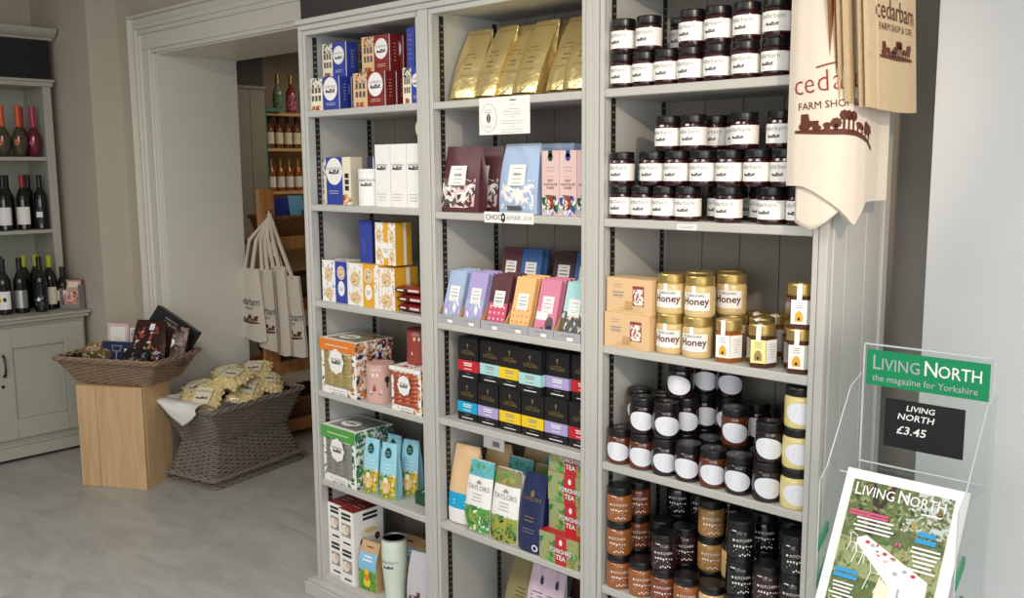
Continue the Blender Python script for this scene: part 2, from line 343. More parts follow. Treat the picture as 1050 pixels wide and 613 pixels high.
# ---------------------------------------------------------------- wine dresser in the corner
wd = thing('wine_dresser', 'sage grey painted dresser with wine shelves over a panelled cupboard', 'dresser', (0, 0, 0))
m = MB(); m.box(-3.19, -2.64, -1.3, .262, .09, .765, 'paint_green'); m.build('cupboard_body', wd, .002)
m = MB(); m.box(-3.19, -2.60, -1.3, .29, .785, .80, 'paint_green'); m.box(-3.19, -2.612, -1.3, .28, .765, .785, 'paint_green'); m.build('counter_top', wd, .004)
m = MB(); m.box(-3.19, -2.618, -1.3, .270, .018, .085, 'paint_green'); m.box(-3.19, -2.626, -1.3, .266, .085, .10, 'paint_green'); m.box(-3.19, -2.66, -1.3, .25, 0, .018, 'dark_gap'); m.build('plinth', wd, .003)
def pdoor(y0, y1, hy):
    z0, z1 = .128, .742; X = -2.64; m = MB(); sw = .112
    m.box(X, X+.022, y0, y0+sw, z0, z1, 'paint_green'); m.box(X, X+.022, y1-sw, y1, z0, z1, 'paint_green')
    m.box(X, X+.022, y0+sw, y1-sw, z0, z0+.108, 'paint_green'); m.box(X, X+.022, y0+sw, y1-sw, z1-.112, z1, 'paint_green'); m.box(X, X+.009, y0+sw, y1-sw, z0+.108, z1-.112, 'paint_green')
    d = m.build('door', wd, .003)
    h = MB(); pts = [(X+.022+.028*math.sin(PI*i/10)**.6, hy, .485+.115*i/10) for i in range(11)]; h.tube(pts, [.008-.003*math.sin(PI*i/10) for i in range(11)], 'pewter', 8)
    h.lathe([(.012, 0), (.012, .003)], 'pewter', 12, (X+.022, hy, .485)); h.build('handle', d)
    k = MB(); k.tube([(X+.022, hy-.012, .43), (X+.026, hy-.012, .43)], .009, 'pewter', 10); k.build('keyhole_plate', d)
pdoor(-.252, .246, -.19); pdoor(-.762, -.262, -.33)
for y0, y1 in ((.207, .252), (-1.2, -1.155), (-.50, -.455)):
    m = MB(); m.box(-3.19, -2.868, (y0+y1)/2-.01, (y0+y1)/2+.012, .80, 2.06, 'paint_green'); m.box(-2.868, -2.85, y0, y1, .80, 2.06, 'paint_green'); m.build('upright', wd, .002)
m = MB(); m.box(-3.19, -2.84, -1.2, .262, 2.06, 2.085, 'paint_green'); m.box(-3.19, -2.832, -1.2, .272, 2.085, 2.10, 'paint_green'); m.build('top_rail', wd, .003)
m = MB(); m.box(-3.195, -3.18, -1.2, .25, .80, 2.06, 'paint_green'); m.build('back_panel', wd)
for z in (1.255, 1.667): MB().box(-3.18, -2.856, -1.19, .232, z-.022, z, 'paint_green').build('shelf', wd, .003)
for x in (-2.90, -3.1):
    m = MB(); z = .83; m.box(x-.008, x+.008, .216, .219, .81, 2.05, 'paint_green')
    while z < 2.03: m.box(x-.004, x+.004, .2152, .216, z, z+.012, 'grey_ink'); z += .025
    m.build('shelf_strip', wd)
MB().box(-3.19, -2.862, -1.2, .26, 2.10, 2.318, 'black').build('fascia_board', wd, .002)
m = MB()
prof = [(-2.862, 2.318), (-2.85, 2.318), (-2.845, 2.328), (-2.82, 2.338), (-2.79, 2.362), (-2.785, 2.378), (-3.19, 2.378), (-3.19, 2.318)]
m.prism(prof, lambda a, c: (a, -1.2, c), lambda a, c: (a, .285, c), 'paint_green'); m.build('cornice', wd, .002)

# ---------------------------------------------------------------- small makers
def jar(body, r=.0325, h=.085, lidm='lid_black', label='wrap', lidh=.018):
    t = thing('jam_jar', '', 'jar'); hb = h-lidh
    MB().lathe([(r*.9, .0002), (r*.97, .003), (r, .008), (r, hb*.86), (r*.96, hb*.94), (r*.86, hb)], body, 28).build('glass_body', t)
    lm = MB(); lr = r*.945
    lm.lathe([(lr*.97, hb*.985), (lr, hb), (lr, h-.003), (lr*.96, h)], lidm, 28)
    lm.lathe([(lr, hb+.001), (lr*1.03, hb+.002), (lr*1.03, hb+.004), (lr, hb+.005)], lidm, 28)
    F = CY(r); l = MB()
    if label == 'wrap':
        lm.build('lid', t)
        W2 = r*1.95; v0, v1 = .012, hb*.82
        l.rect(F, -W2, W2, v0, v1, 'paper', .0004, 24)
        l.text(F, 'cedarbarn', 0, v0+(v1-v0)*.66, .0145, 'grey_ink'); l.lines(F, 0, v0+(v1-v0)*.55, .03, 1, .004, 'grey_ink', h=.0008)
        l.motif(F, .0, v0+(v1-v0)*.30, .029, 'ink'); l.lines(F, 0, v0+(v1-v0)*.17, .022, 2, .004, 'grey_ink', h=.0011)
    elif label == 'oval':
        T = TP(h); lm.ell(T, 0, 0, lr*.8, lr*.8, 'lid_black', .0003); lm.text(T, 'F', 0, -.012, .036, 'grey_ink', .0006); lm.lines(T, 0, .012, .036, 3, .011, 'grey_ink', .0007, .0014); lm.build('lid', t)
        cv = hb*.48; Fs = shift(F, 0, cv, -.16); l.ell(Fs, 0, 0, r*1.06, hb*.325, 'oval_paper', .0005, 36)
        l.lines(Fs, 0, .010, .038, 5, .0052, 'grey_ink', .0011, .0012, 3)
    elif label == 'print':
        lm.build('lid', t)
        rn = random.Random(5); l.text(F, 'KITCHEN', .006, hb*.62, .0095, 'white'); l.ell(F, -.02, hb*.66, .003, .003, 'white', n=8)
        for i in range(7): l.rect(F, -.02+i*.007, -.016+i*.007, hb*(.40+.05*rn.random()), hb*(.46+.05*rn.random()), 'white', .0006)
        l.lines(F, 0, hb*.34, .042, 2, .006, 'white', .0006, .002, 8)
        for i in range(5): l.ell(F, -.004+i*.006, hb*(.16+.04*(i % 2)), .0022, .0022, 'white', n=8)
        l.rect(F, .056, .068, hb*.1, hb*.62, 'paper', .0005, 3)
    elif label == 'honey':
        lm.build('lid', t)
        l.rect(F, -r*.95, r*1.1, .018, hb*.78, 'white', .0004, 16); l.poly(F, [(-r*.95, hb*.42), (-r*.6, hb*.44), (-r*.5, hb*.62), (-r*.95, hb*.64)], 'bright_yellow')
        l.text(F, 'Honey', .004, hb*.41, .0255, 'brown_ink', .0010, .022); l.text(F, 'YORKSHIRE', .003, hb*.66, .009, 'ink'); l.lines(F, 0, hb*.30, .04, 2, .006, 'grey_ink', .001, .002)
        l.rect(F, -.004, .006, hb*.78, hb, 'white', .0008, 3)
    l.build('label', t); return t
def hexjar(body, lab='paper', r=.036, h=.102):
    t = thing('honey_jar', '', 'jar'); n = 6; hb = h*.78
    m = MB(); m.lathe([(r*.95, .0002), (r*1.0, .005), (r*1.0, hb*.86), (r*.8, hb*.96), (r*.72, hb)], body, 6); m.build('glass_body', t, .003)
    MB().lathe([(r*.84, hb*.95), (r*.86, hb), (r*.86, h-.003), (r*.82, h)], 'gold', 24).build('lid', t)
    l = MB(); ap = r*math.cos(PI/6)
    F = lambda u, v, o=0: (u, -ap-o, v)
    l.rect(F, -r*.49, r*.49, .012, hb*.84, lab, .0008); a = PI/3
    F2 = lambda u, v, o=0: (math.cos(a)*0+r*.5+(u)*math.cos(a)+o*math.sin(a), -ap+u*math.sin(a)-o*math.cos(a), v)
    l.rect(F2, -.0004, r*.95, .012, hb*.84, 'paper', .0008)
    l.poly(F, [(-.009, .018), (.009, .018), (.009, .03), (.006, .039), (0, .043), (-.006, .039), (-.009, .03)], 'yellow' if lab == 'paper' else 'gold', .0014); l.ell(F, 0, .024, .003, .004, 'ink', .0018, 10)
    l.lines(F, 0, hb*.74, .022, 3, .005, 'grey_ink', .0014, .0015, 4); l.lines(F2, r*.5, hb*.7, .02, 6, .006, 'grey_ink', .0014, .001, 6)
    l.build('label', t)
    s_ = MB(); s_.rect(F, -.0055, .0055, hb*.82, hb*.93, 'paper', .0016); s_.grid(lambda u, v: (-.0055+.011*u, [-ap-.0016, -r*.88, -r*.88, -r*.3][int(round(v*3))], [hb*.9, hb*.98, h+.0004, h+.0006][int(round(v*3))]), 1, 3, 'paper'); s_.build('seal_strip', t); return t
def carton(name, w, d, h, base, cat, dec=None, bev=.0012):
    m = MB(); m.box(-w/2, w/2, -d/2, d/2, .0002, h, base)
    if dec: dec(m, FR(w, d), RT(w, d), TP(h), w, d, h)
    o = m.build(name, None); tag(o, '', cat); return o
def pouch(name, w, d, h, base, cat, dec=None, side=None, top=.86, fold=False, seed=0):
    rn = random.Random(seed); ph = [rn.random()*6 for _ in range(6)]
    def dep(t): return max(.003, d*(1-max(0, (t-.25)/.75)**1.6)) if t > .25 else d*(.86+.14*min(1, t/.12))
    def wd_(t): return w*(1-.10*t**3+.03*math.sin(PI*t)) if top < 1 else w
    def surf(u, v, o=0):               # u -w/2..w/2, v 0..h front face
        t = min(max(v/h, 0), 1); q = 2*u/w; k = wd_(t)/w
        bulge = 1-.22*q**4-.1*q*q
        return (u*k, -dep(t)/2*bulge-o-(.0020*math.sin(9*t+ph[0]+3*q)+.0022*t*math.sin(5*q+ph[1]+14*t))*(1-q*q)*t, v)
    m = MB()
    m.grid(lambda a, b_: surf((a-.5)*w, b_*h), 10, 16, base)
    def back(a, b_):
        x, y, z = surf((.5-a)*w, b_*h); return (x, -y, z)
    m.grid(back, 10, 16, base)
    for sg in (1, -1):
        def gus(a, b_, sg=sg):
            x, y, z = surf(sg*w/2, b_*h); q = 2*a-1
            return (x-sg*.016*(1-q*q)*min(1, dep(b_)/.05)*b_, y*-q if sg > 0 else y*q, z)
        m.grid(gus, 4, 16, side or base)
    m.add([surf(-w/2, 0), surf(w/2, 0), (surf(w/2, 0)[0], -surf(w/2, 0)[1], 0), (surf(-w/2, 0)[0], -surf(-w/2, 0)[1], 0)], [(3, 2, 1, 0)], base)
    if dec: dec(m, surf, w, d, h)
    o = m.build(name, None); tag(o, '', cat); return o
def bottle(glass, cap, h=.30, r=.037, lab='paper', decor=0, neckfrac=.62, name='wine_bottle', cat='bottle', labh=(.10, .40), caph=.22):
    t = thing(name, '', cat); s = h
    MB().lathe([(r*.85, .0002), (r, .006), (r, s*neckfrac*.9), (r*.93, s*neckfrac), (r*.6, s*(neckfrac+.09)), (r*.38, s*(neckfrac+.15)), (r*.36, s*.98)], glass, 20).build('glass_body', t)
    MB().lathe([(r*.39, s*(1-caph)), (r*.40, s*(1-caph)+.001), (r*.40, s*.97), (r*.43, s*.975), (r*.43, s), (r*.2, s+.0005)], cap, 16).build('cap', t)
    if lab:
        F = CY(r, .95); l = MB(); l.rect(F, -r*1.25, r*1.25, s*labh[0], s*labh[1], lab, .0006, 12)
        c = s*(labh[0]+labh[1])/2
        if decor == 1: l.lines(F, 0, c+.02, .045, 4, .012, 'ink', .001, .003, 2)
        if decor == 2: l.ell(F, -.012, c, .011, .013, 'bright_yellow', .001); l.ell(F, .012, c+.004, .009, .012, 'ink', .001)
        if decor == 3: l.rect(F, -.024, .024, c-.02, c+.03, 'ink', .001, 4); l.rect(F, -.016, .016, c-.012, c+.02, 'paper', .0013, 4)
        if decor == 4: l.poly(F, [(-.022, c), (-.004, c+.016), (.02, c+.014), (.012, c+.004), (.004, c+.004), (0, c-.006), (-.008, c-.002)], 'white', .001); l.lines(F, 0, c-.016, .04, 2, .008, 'white', .001, .003)
        l.build('label', t)
    return t

# ---------------------------------------------------------------- wicker basket
def rrect(a, b_, c, n):               # points round a rounded rectangle, half sizes a, b
    per = []; L = 2*(a+b_)*2; pts = []
    for i in range(n):
        s_ = i/n*4*(a+b_); 
        if s_ < 2*a: p = (-a+s_, -b_)
        elif s_ < 2*a+2*b_: p = (a, -b_+(s_-2*a))
        elif s_ < 4*a+2*b_: p = (a-(s_-2*a-2*b_), b_)
        else: p = (-a, b_-(s_-4*a-2*b_))
        x, y = p; dx, dy = abs(x)-(a-c), abs(y)-(b_-c)
        if dx > 0 and dy > 0:
            l = math.hypot(dx, dy); x = math.copysign((a-c)+dx/l*c, x); y = math.copysign((b_-c)+dy/l*c, y)
        pts.append((x, y))
    return pts
def basket(label, loc, rz, top, bot, h, rows, mat, rim=.011, cat='basket', n=132, invert=False, slots=False, group=None, strand=None):
    t = thing('wicker_basket', label, cat, loc, rz, group)
    Z = (lambda z: h-z) if invert else (lambda z: z)
    def ring(z):
        k = z/h; a = bot[0]+(top[0]-bot[0])*k; b_ = bot[1]+(top[1]-bot[1])*k
        return rrect(a, b_, .03, n), a, b_
    m = MB(); per = 6; strand = strand or max(.0042, .56*(h-.016)/(rows-1))
    for j in range(rows):
        z = .006+(h-.016)*j/(rows-1); P, a, b_ = ring(z); path = []
        for i, (x, y) in enumerate(P):
            off = .0035*math.sin(2*PI*i/per+PI*j); l = math.hypot(x/a, y/b_)
            path.append((x*(1+off/a), y*(1+off/b_), Z(z+.0012*math.sin(i*1.7+j*2.3))))
        m.tube(path, strand, mat, 5, True)
    m.build('weave', t)
    st = MB()
    for i in range(0, n, per//2):
        a_, b2 = ring(0)[0][i], ring(h)[0][i]; st.tube([(a_[0], a_[1], Z(.002)), (b2[0], b2[1], Z(h))], .0032, mat, 5)
    st.build('stake', t)['kind'] = 'stuff'
    r = MB(); P, a, b_ = ring(h)
    for q in range(3):
        r.tube([(x*(1+.009/a*math.cos(i*.55+q*2*PI/3)), y*(1+.009/b_*math.cos(i*.55+q*2*PI/3)), Z(h-.004+.008*math.sin(i*.55+q*2*PI/3))) for i, (x, y) in enumerate(P)], rim*.62, mat, 6, True)
    r.build('braided_rim', t)
    bs = MB(); bs.prism(ring(.004)[0][::4], lambda x, y: (x*.98, y*.98, Z(.002)), lambda x, y: (x*.98, y*.98, Z(.008)), mat)
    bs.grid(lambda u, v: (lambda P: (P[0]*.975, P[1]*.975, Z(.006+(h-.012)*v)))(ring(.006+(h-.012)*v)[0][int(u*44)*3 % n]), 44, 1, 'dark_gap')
    bs.build('base', t)
    if slots:
        s_ = MB(); k = .3; a = bot[0]+(top[0]-bot[0])*k; zc = Z(h*.72); aa = bot[0]+(top[0]-bot[0])*.72
        for d in (-.022, .022): s_.box(-aa-.009, -aa+.01, d-.014, d+.014, zc-.018, zc+.018, 'dark_gap')
        s_.build('hand_hole', t)
    return t

# ---------------------------------------------------------------- wine on the dresser
BH = .31
def gin(pink):
    t = thing('gin_bottle', '', 'bottle'); g = 'gin_pink' if pink else 'gin_glass'
    MB().lathe([(.02, .0002), (.026, .006), (.040, .05), (.043, .08), (.040, .115), (.024, .15), (.0135, .168), (.013, .2)], g, 20).build('glass_body', t)
    MB().lathe([(.0138, .168), (.0145, .2), (.0145, .262), (.016, .264), (.016, .282), (.01, .284)], 'cap_pink' if pink else 'cap_orange', 16).build('cap', t)
    F = CY(.0435, .95); l = MB(); l.poly(F, [(-.014, .08), (0, .058), (.014, .08), (0, .104)], 'cap_pink' if pink else 'cap_orange', .001); l.build('label', t); return t
for i, y in enumerate((-.085, .0, .083)):
    put('ginO', lambda: gin(False), 'orange-capped round bottle, %s from the left on the dresser top shelf' % ORD[i], (-2.93+.01*i, y, 1.667), group='round bottles on the dresser top shelf')
for i, (x, y) in enumerate(((-2.98, .125), (-2.93, .17))):
    put('ginP', lambda: gin(True), 'pink-capped round bottle on the dresser top shelf, %s' % ('next to the orange-capped ones' if i == 0 else 'nearest the upright'), (x, y, 1.667), group='round bottles on the dresser top shelf')
def wb_(cap, lab, dec, h=BH, lh=(.10, .42)): return lambda: bottle('wine_glass', cap, h, .037, lab, dec, labh=lh)
G = 'wine bottles on the dresser'
for key, mk, lab, loc in (
    ('wA', wb_('black', 'paper', 4), 'dark wine bottle with white label at the left edge, dresser middle shelf', (-2.92, -.02, 1.255)),
    ('wB', wb_('cap_red', 'paper', 1), 'red-capped wine bottle with white label on the dresser middle shelf', (-2.93, .085, 1.255)),
    ('wC', wb_('black', 'black', 3), 'wine bottle with square framed black label on the dresser middle shelf', (-2.91, .172, 1.255)),
    ('wD', wb_('black', None, 0), 'plain dark wine bottle behind the red-capped one, dresser middle shelf', (-3.03, .035, 1.255)),
    ('wD', None, 'plain dark wine bottle at the back beside the upright, dresser middle shelf', (-3.05, .16, 1.255)),
    ('wE', wb_('black', 'paper', 2), 'wine bottle with white label of yellow and black blobs on the dresser counter', (-2.78, -.105, .80)),
    ('wF', wb_('black', 'silver', 1), 'wine bottle with silver grey label on the dresser counter', (-2.77, -.02, .80)),
    ('wG', wb_('black', None, 4), 'black wine bottle with small white bird on the dresser counter', (-2.74, .075, .80)),
    ('wH', wb_('cap_lime', 'cream', 1), 'lime-capped wine bottle with cream label on the dresser counter', (-2.80, .150, .80)),
    ('wI', wb_('black', 'paper', 0, .24, (.2, .45)), 'short dark bottle with small white label beside the leaflet holder', (-2.78, .215, .80)),
    ('wJ', wb_('cap_lime', None, 0), 'lime-capped bottle behind the black bottle with the bird, left one', (-2.93, .06, .80)),
    ('wJ', None, 'lime-capped bottle behind the cream-labelled bottle, right one', (-2.93, .125, .80)),
    ('wD', None, 'plain dark wine bottle in the back row behind the silver-labelled one', (-2.92, -.07, .80)),
    ('wD', None, 'plain dark wine bottle in the back row at the left edge of the counter', (-2.92, -.15, .80))):
    if key == 'wG':
        def mkG():
            t = bottle('wine_glass', 'black', BH, .037, None); F = CY(.0372, .95); l = MB()
            l.rect(F, -.03, .03, .03, .1, 'black', .0004, 6); l.poly(F, [(-.026, .07), (-.006, .086), (.022, .088), (.012, .074), (.004, .074), (0, .062), (-.01, .066)], 'white', .001); l.lines(F, 0, .05, .04, 2, .008, 'white', .001, .003); l.build('label', t); return t
        mk = mkG
    put(key, mk, lab, loc, group=G)
lh = thing('leaflet_holder', 'grey leaflet holder on the right end of the dresser counter', 'leaflet holder', (-2.70, .228, .80), math.radians(38))
m = MB(); m.box(-.055, .055, -.03, .03, 0, .006, 'paint_in'); m.box(-.055, .055, -.03, -.026, 0, .03, 'silver'); m.box(-.058, -.054, -.03, .03, 0, .12, 'grey_ink'); m.box(.054, .058, -.03, .03, 0, .14, 'grey_ink'); m.build('tray', lh)
lf = MB(); Rx = Matrix.Rotation(math.radians(-14), 4, 'X'); lf.box(-.05, .05, -.012, .006, .008, .17, 'rust', Rx)
FL = lambda u, v, o=0: tuple(Rx @ Vector((u, -.012-o, v)))
lf.rect(FL, -.045, .045, .02, .165, 'dusky'); lf.speckle(FL, -.04, .04, .03, .10, ['rust', 'bright_red', 'cream'], 26, .022, 3); lf.rect(FL, -.03, .03, .125, .155, 'cream', .0012)
tag(lf.build('leaflet'), 'red and pink leaflets standing in the grey holder on the dresser', 'leaflet', loc=(-2.70, .228, .80), rz=math.radians(38))

# ---------------------------------------------------------------- timber plinth, baskets
RZ = math.radians(30)
ps = thing('timber_plinth', 'square pine display plinth under the gift basket, by the dresser', 'plinth', (-1.856, .115, 0), RZ)
m = MB(); L, D, HH = .187, .118, .522
xs = [-L, -.075, L]
for i in range(2): m.box(xs[i]+.0012, xs[i+1]-.0012, -D, -D+.02, 0, HH, 'pine'); m.box(xs[i]+.0012, xs[i+1]-.0012, D-.02, D, 0, HH, 'pine')
m.build('board', ps, .002)
m = MB(); m.box(L-.02, L, -D+.021, D-.021, 0, HH, 'pine'); m.box(-L, -L+.02, -D+.021, D-.021, 0, HH, 'pine'); m.build('end_board', ps, .002)
MB().box(-L+.02, L-.02, -D+.02, D-.02, HH-.02, HH-.002, 'pine').build('top', ps)
BC = Vector((-1.885, .165, .5225)); BRZ = math.radians(27)
basket('brown wicker tray basket of gifts on the pine plinth', BC, BRZ, (.298, .195), (.215, .13), .135, 15, 'wicker')
R0 = Matrix.Translation(BC) @ Matrix.Rotation(BRZ, 4, 'Z')
def inb(x, y, z): return tuple(R0 @ Vector((x, y, z)))
def deco_gold(m, F, R, T, w, d, h):
    m.speckle(T, -w*.42, w*.42, -d*.4, d*.4, ['dusky', 'cream', 'pale_pink', 'rust'], 40, .03, 4); m.speckle(F, -w*.45, w*.45, 0, h, ['pale_pink', 'cream', 'gold'], 24, .022, 6)
o = carton('gift_box', .15, .10, .06, 'gold', 'gift box', deco_gold); tag(o, 'gold box of pink and cream sweets at the left end of the gift basket', 'gift box', loc=inb(-.165, .0, .105), rz=BRZ+.3, rx=.3)
def deco_frame(m, F, R, T, w, d, h): m.rect(F, -w*.36, w*.36, h*.12, h*.9, 'white'); m.lines(F, 0, h*.55, w*.4, 3, .012, 'pale_pink', .0012, .003)
o = carton('greeting_box', .13, .02, .17, 'pale_pink', 'box', deco_frame); tag(o, 'pale pink framed card box standing in the gift basket', 'box', loc=inb(-.125, .085, .10), rz=BRZ, rx=-.1)
def deco_cr(m, F, R, T, w, d, h): m.rect(F, -w*.5, w*.5, 0, h*.45, 'cream'); m.speckle(F, -w*.42, w*.42, h*.5, h*.95, ['lilac', 'yellow', 'taupe', 'dusky'], 18, .025, 8)
o = carton('card_box', .095, .018, .155, 'cream', 'box', deco_cr); tag(o, 'cream printed box beside the pink one in the gift basket', 'box', loc=inb(-.008, .09, .095), rz=BRZ, rx=-.1)
def deco_nv(m, F, R, T, w, d, h):
    m.poly(F, [(-.035, h*.86), (.03, h*.86), (.02, h*.62), (-.025, h*.62)], 'grey_ink'); m.poly(F, [(-.029, h*.83), (.024, h*.83), (.016, h*.66), (-.021, h*.66)], 'navy', .0012); m.rect(F, -.006, .001, h*.25, h*.62, 'grey_ink'); m.rect(F, -.025, .02, h*.2, h*.25, 'grey_ink'); m.rect(F, .045, .075, h*.5, h*.75, 'white')
o = carton('gift_set', .185, .045, .135, 'navy', 'gift set', deco_nv); tag(o, 'navy gift set with goblet outline at the front of the gift basket', 'gift set', loc=inb(-.045, -.02, .06), rz=BRZ, rx=-.18)
def deco_db(m, F, R, T, w, d, h): m.lines(F, -.02, h*.82, .09, 2, .016, 'grey_ink', .0008, .006); m.rect(F, -w*.47, w*.47, .01, .014, 'gold')
o = carton('chocolate_box', .27, .04, .19, 'black', 'chocolate box', deco_db); tag(o, 'black flat box tipped on its corner at the back of the gift basket', 'chocolate box', loc=inb(.105, .125, .135), rz=BRZ, rx=-.25, ry=math.radians(30))
def deco_bf(m, F, w, d, h): m.speckle(F, -w*.42, w*.42, h*.1, h*.75, ['copper', 'gold', 'cream', 'rust', 'white_foil'], 36, .035, 9, .001); m.poly(F, [(-w*.3, h*.62), (w*.3, h*.7), (w*.25, h*.86), (-w*.2, h*.84)], 'rust', .0016); m.rect(F, .0, .028, h*.78, h*.92, 'white', .002)
o = pouch('sweet_bag', .19, .09, .22, 'brown_foil', 'sweet bag', deco_bf, seed=3); tag(o, 'shiny brown cellophane bag of sweets leaning on the black box', 'sweet bag', loc=inb(.140, -.0, .09), rz=BRZ, rx=-.1)
o = pouch('sweet_bag', .15, .09, .20, 'brown_foil', 'sweet bag', lambda m, F, w, d, h: m.ell(F, .0, h*.55, .018, .022, 'silver', .002), seed=5); tag(o, 'dark cellophane bag at the right end of the gift basket', 'sweet bag', loc=inb(.205, .05, .08), rz=BRZ+.2, rx=-.15, ry=.2)
o = pouch('sweet_bag', .15, .06, .11, 'pewter', 'sweet bag', lambda m, F, w, d, h: m.speckle(F, -w*.4, w*.4, 0, h*.8, ['silver', 'black', 'taupe'], 24, .03, 2, .001), seed=6); tag(o, 'small grey film pack at the front right of the gift basket', 'sweet bag', loc=inb(.105, -.10, .075), rz=BRZ, rx=-.5)

SR = math.radians(12); SC = Vector((-1.62, .60, 0))
basket('upturned grey wicker basket on the floor beneath the snack basket', SC, SR, (.185, .315), (.125, .25), .215, 21, 'wicker_grey', invert=True, slots=True)
MBK = SC+Vector((.005, .0, .0))
UB = basket('grey wicker basket of snack bags stacked on an upturned basket', (SC.x, SC.y, .217), SR, (.195, .325), (.13, .255), .185, 18, 'wicker_grey')
# second rim of the nested basket just above the floor
r = MB(); P = rrect(.192, .322, .03, 132)
for q in range(3): r.tube([(x+.009*math.cos(i*.55+q*2.1), y+.009*math.sin(i*.55+q*2.1), .052+.007*math.sin(i*.55+q*2.1)) for i, (x, y) in enumerate(P)], .0065, 'wicker_grey', 6, True)
o = r.build('basket_rim'); tag(o, 'rim of a second basket nested over the upturned grey basket', 'basket', loc=SC, rz=SR)
R1 = Matrix.Translation((SC.x, SC.y, .217)) @ Matrix.Rotation(SR, 4, 'Z')
def inu(x, y, z): return tuple(R1 @ Vector((x, y, z)))
m = MB()
def cloth(a, b_):
    x = -.190+.315*a; wob = .004*math.sin(13*a)
    if b_ < .4: k = b_/.4; return (x, -.235-.085*k, .180+.036*math.sin(PI*.5*k)+wob*k)
    k = (b_-.4)/.6; d = .125*max(.08, 1-abs(a-.62)*1.75); return (x, -.334-.030*math.sin(PI*min(1, k*2.0)*.5)+.03*max(0, k-.4)*(d/.125), .216-d*k+wob)
m.grid(cloth, 24, 14, 'white')
m.grid(lambda a, b_: (-.150-.062*b_-.004*math.sin(9*a), -.318+.24*a, .180+.036*math.sin(PI*.75*b_)+.003*math.sin(11*a)), 16, 8, 'white')
o = m.build('paper_liner'); tag(o, 'white paper liner folded over the rim of the snack basket', 'liner', loc=(SC.x, SC.y, .217), rz=SR)
sm = o.modifiers.new('solid', 'SOLIDIFY'); sm.thickness = .0012
# packing beneath the bags
m = MB(); m.grid(lambda a, b_: ((a-.5)*.34, (b_-.5)*.60, .12+.012*math.sin(7*a+4*b_)), 12, 20, 'white'); o = m.build('tissue_paper'); tag(o, 'white tissue paper lining the snack basket below the bags', 'tissue paper', loc=(SC.x, SC.y, .217), rz=SR)
def snack():
    t = thing('snack_bag', '', 'snack bag'); a, b_, c = .086, .114, .035
    def sf(u, v, sg):
        e = ((1-(2*u-1)**4)*(1-(2*v-1)**4))**.6; return ((u-.5)*2*a, (v-.5)*2*b_, sg*c*e+.0015*math.sin(17*u+9*v))
    rn = random.Random(2); k = MB()
    for i in range(150):
        u, v = rn.random(), rn.random(); p = sf(u, v, 1); q = Vector((p[0]*.93, p[1]*.93, p[2]*(.90-.5*rn.random()**3)-.007)); r0 = .008+.005*rn.random()
        bm = bmesh.new(); bmesh.ops.create_icosphere(bm, subdivisions=1, radius=r0)
        vs = [q+v_.co*(.7+.7*rn.random()) for v_ in bm.verts]; k.add(vs, [[w_.index for w_ in f.verts] for f in bm.faces], 'popcorn'); bm.free()
    k.grid(lambda u, v: (lambda p: (p[0]*.9, p[1]*.9, p[2]*.7))(sf(u, v, 1)), 8, 8, 'popcorn')
    k.build('snack_piece', t)['kind'] = 'stuff'
    f = MB(); f.grid(lambda u, v: sf(u, v, 1), 12, 14, 'film'); f.grid(lambda u, v: sf(1-u, v, -1), 12, 14, 'film'); f.build('clear_bag', t)
    l = MB(); FF = lambda u, v, o=0: (u, v, sf(u/(2*a)+.5, v/(2*b_)+.5, 1)[2]+.002+o)
    l.rect(FF, -.042, .042, -.052, .058, 'cream', .001, 6, 6); l.motif(FF, 0, -.02, .06, 'ink', .003); l.text(FF, 'cedarbarn', 0, .025, .02, 'grey_ink', .003); l.build('label', t); return t
for i, (x, y, z, rx, ry, rz, lb) in enumerate((
    (-.085, -.19, .21, .35, -.15, .35, 'snack bag with cream label tilted at the left end of the upper basket'),
    (.03, -.235, .185, .75, .05, .1, 'snack bag at the front corner above the paper liner, label upright'),
    (-.06, .02, .24, .3, -.1, .5, 'snack bag lying flat at the back of the upper basket, left of two'),
    (.045, -.03, .245, .25, .1, -.1, 'snack bag on top of the middle of the basket with a pale square label'),
    (-.03, .20, .235, .4, .0, .2, 'snack bag at the back right of the basket, near the hanging cotton bags'),
    (.105, .03, .19, .6, .3, .3, 'snack bag slid down at the front rim in the middle of the basket'),
    (.10, .20, .205, .35, .25, .5, 'snack bag at the right-hand end of the upper basket'))):
    put('snack', snack, 'clear '+lb, inu((x*.95 if x < 0 else x*.62), y*.9, z+(.035 if i in (2, 3, 4) else .016)), SR+rz+.35, rx*.8, ry, 'clear snack bags in the upper basket')

# ---------------------------------------------------------------- room beyond the doorway
cb = thing('tall_cabinet', 'tall grey boarded cabinet end with black top in the room beyond', 'cabinet', (0, 0, 0))
m = MB()
for y0, y1 in ((1.55, 1.872), (1.875, 1.995), (1.998, 2.125)): m.box(-3.9, -3.6, y0, y1, 0, 2.19, 'cabinet_grey')
m.build('boarded_end', cb, .0015); MB().box(-3.9, -3.59, 1.55, 2.135, 2.19, 2.215, 'cabinet_grey').build('top_moulding', cb, .003); MB().box(-3.9, -3.605, 1.55, 2.12, 2.215, 2.6, 'fascia_black').build('fascia_board', cb)
bs = thing('bottle_shelves', 'teal-ended wooden shelves of bottles in the room beyond', 'shelving', (0, 0, 0))
MB().box(-3.95, -3.66, 2.14, 2.175, 0, 2.03, 'teal').build('end_panel', bs, .002); MB().box(-3.97, -3.64, 2.13, 2.30, 2.03, 2.06, 'teal').build('top_cap', bs, .004)
for z in (2.028, 1.752, 1.415, 1.05): MB().box(-3.95, -3.67, 2.176, 2.95, z-.025, z, 'kraft').build('shelf', bs, .002)
MB().box(-3.97, -3.95, 2.14, 2.95, 0, 2.03, 'kraft').build('back_panel', bs)
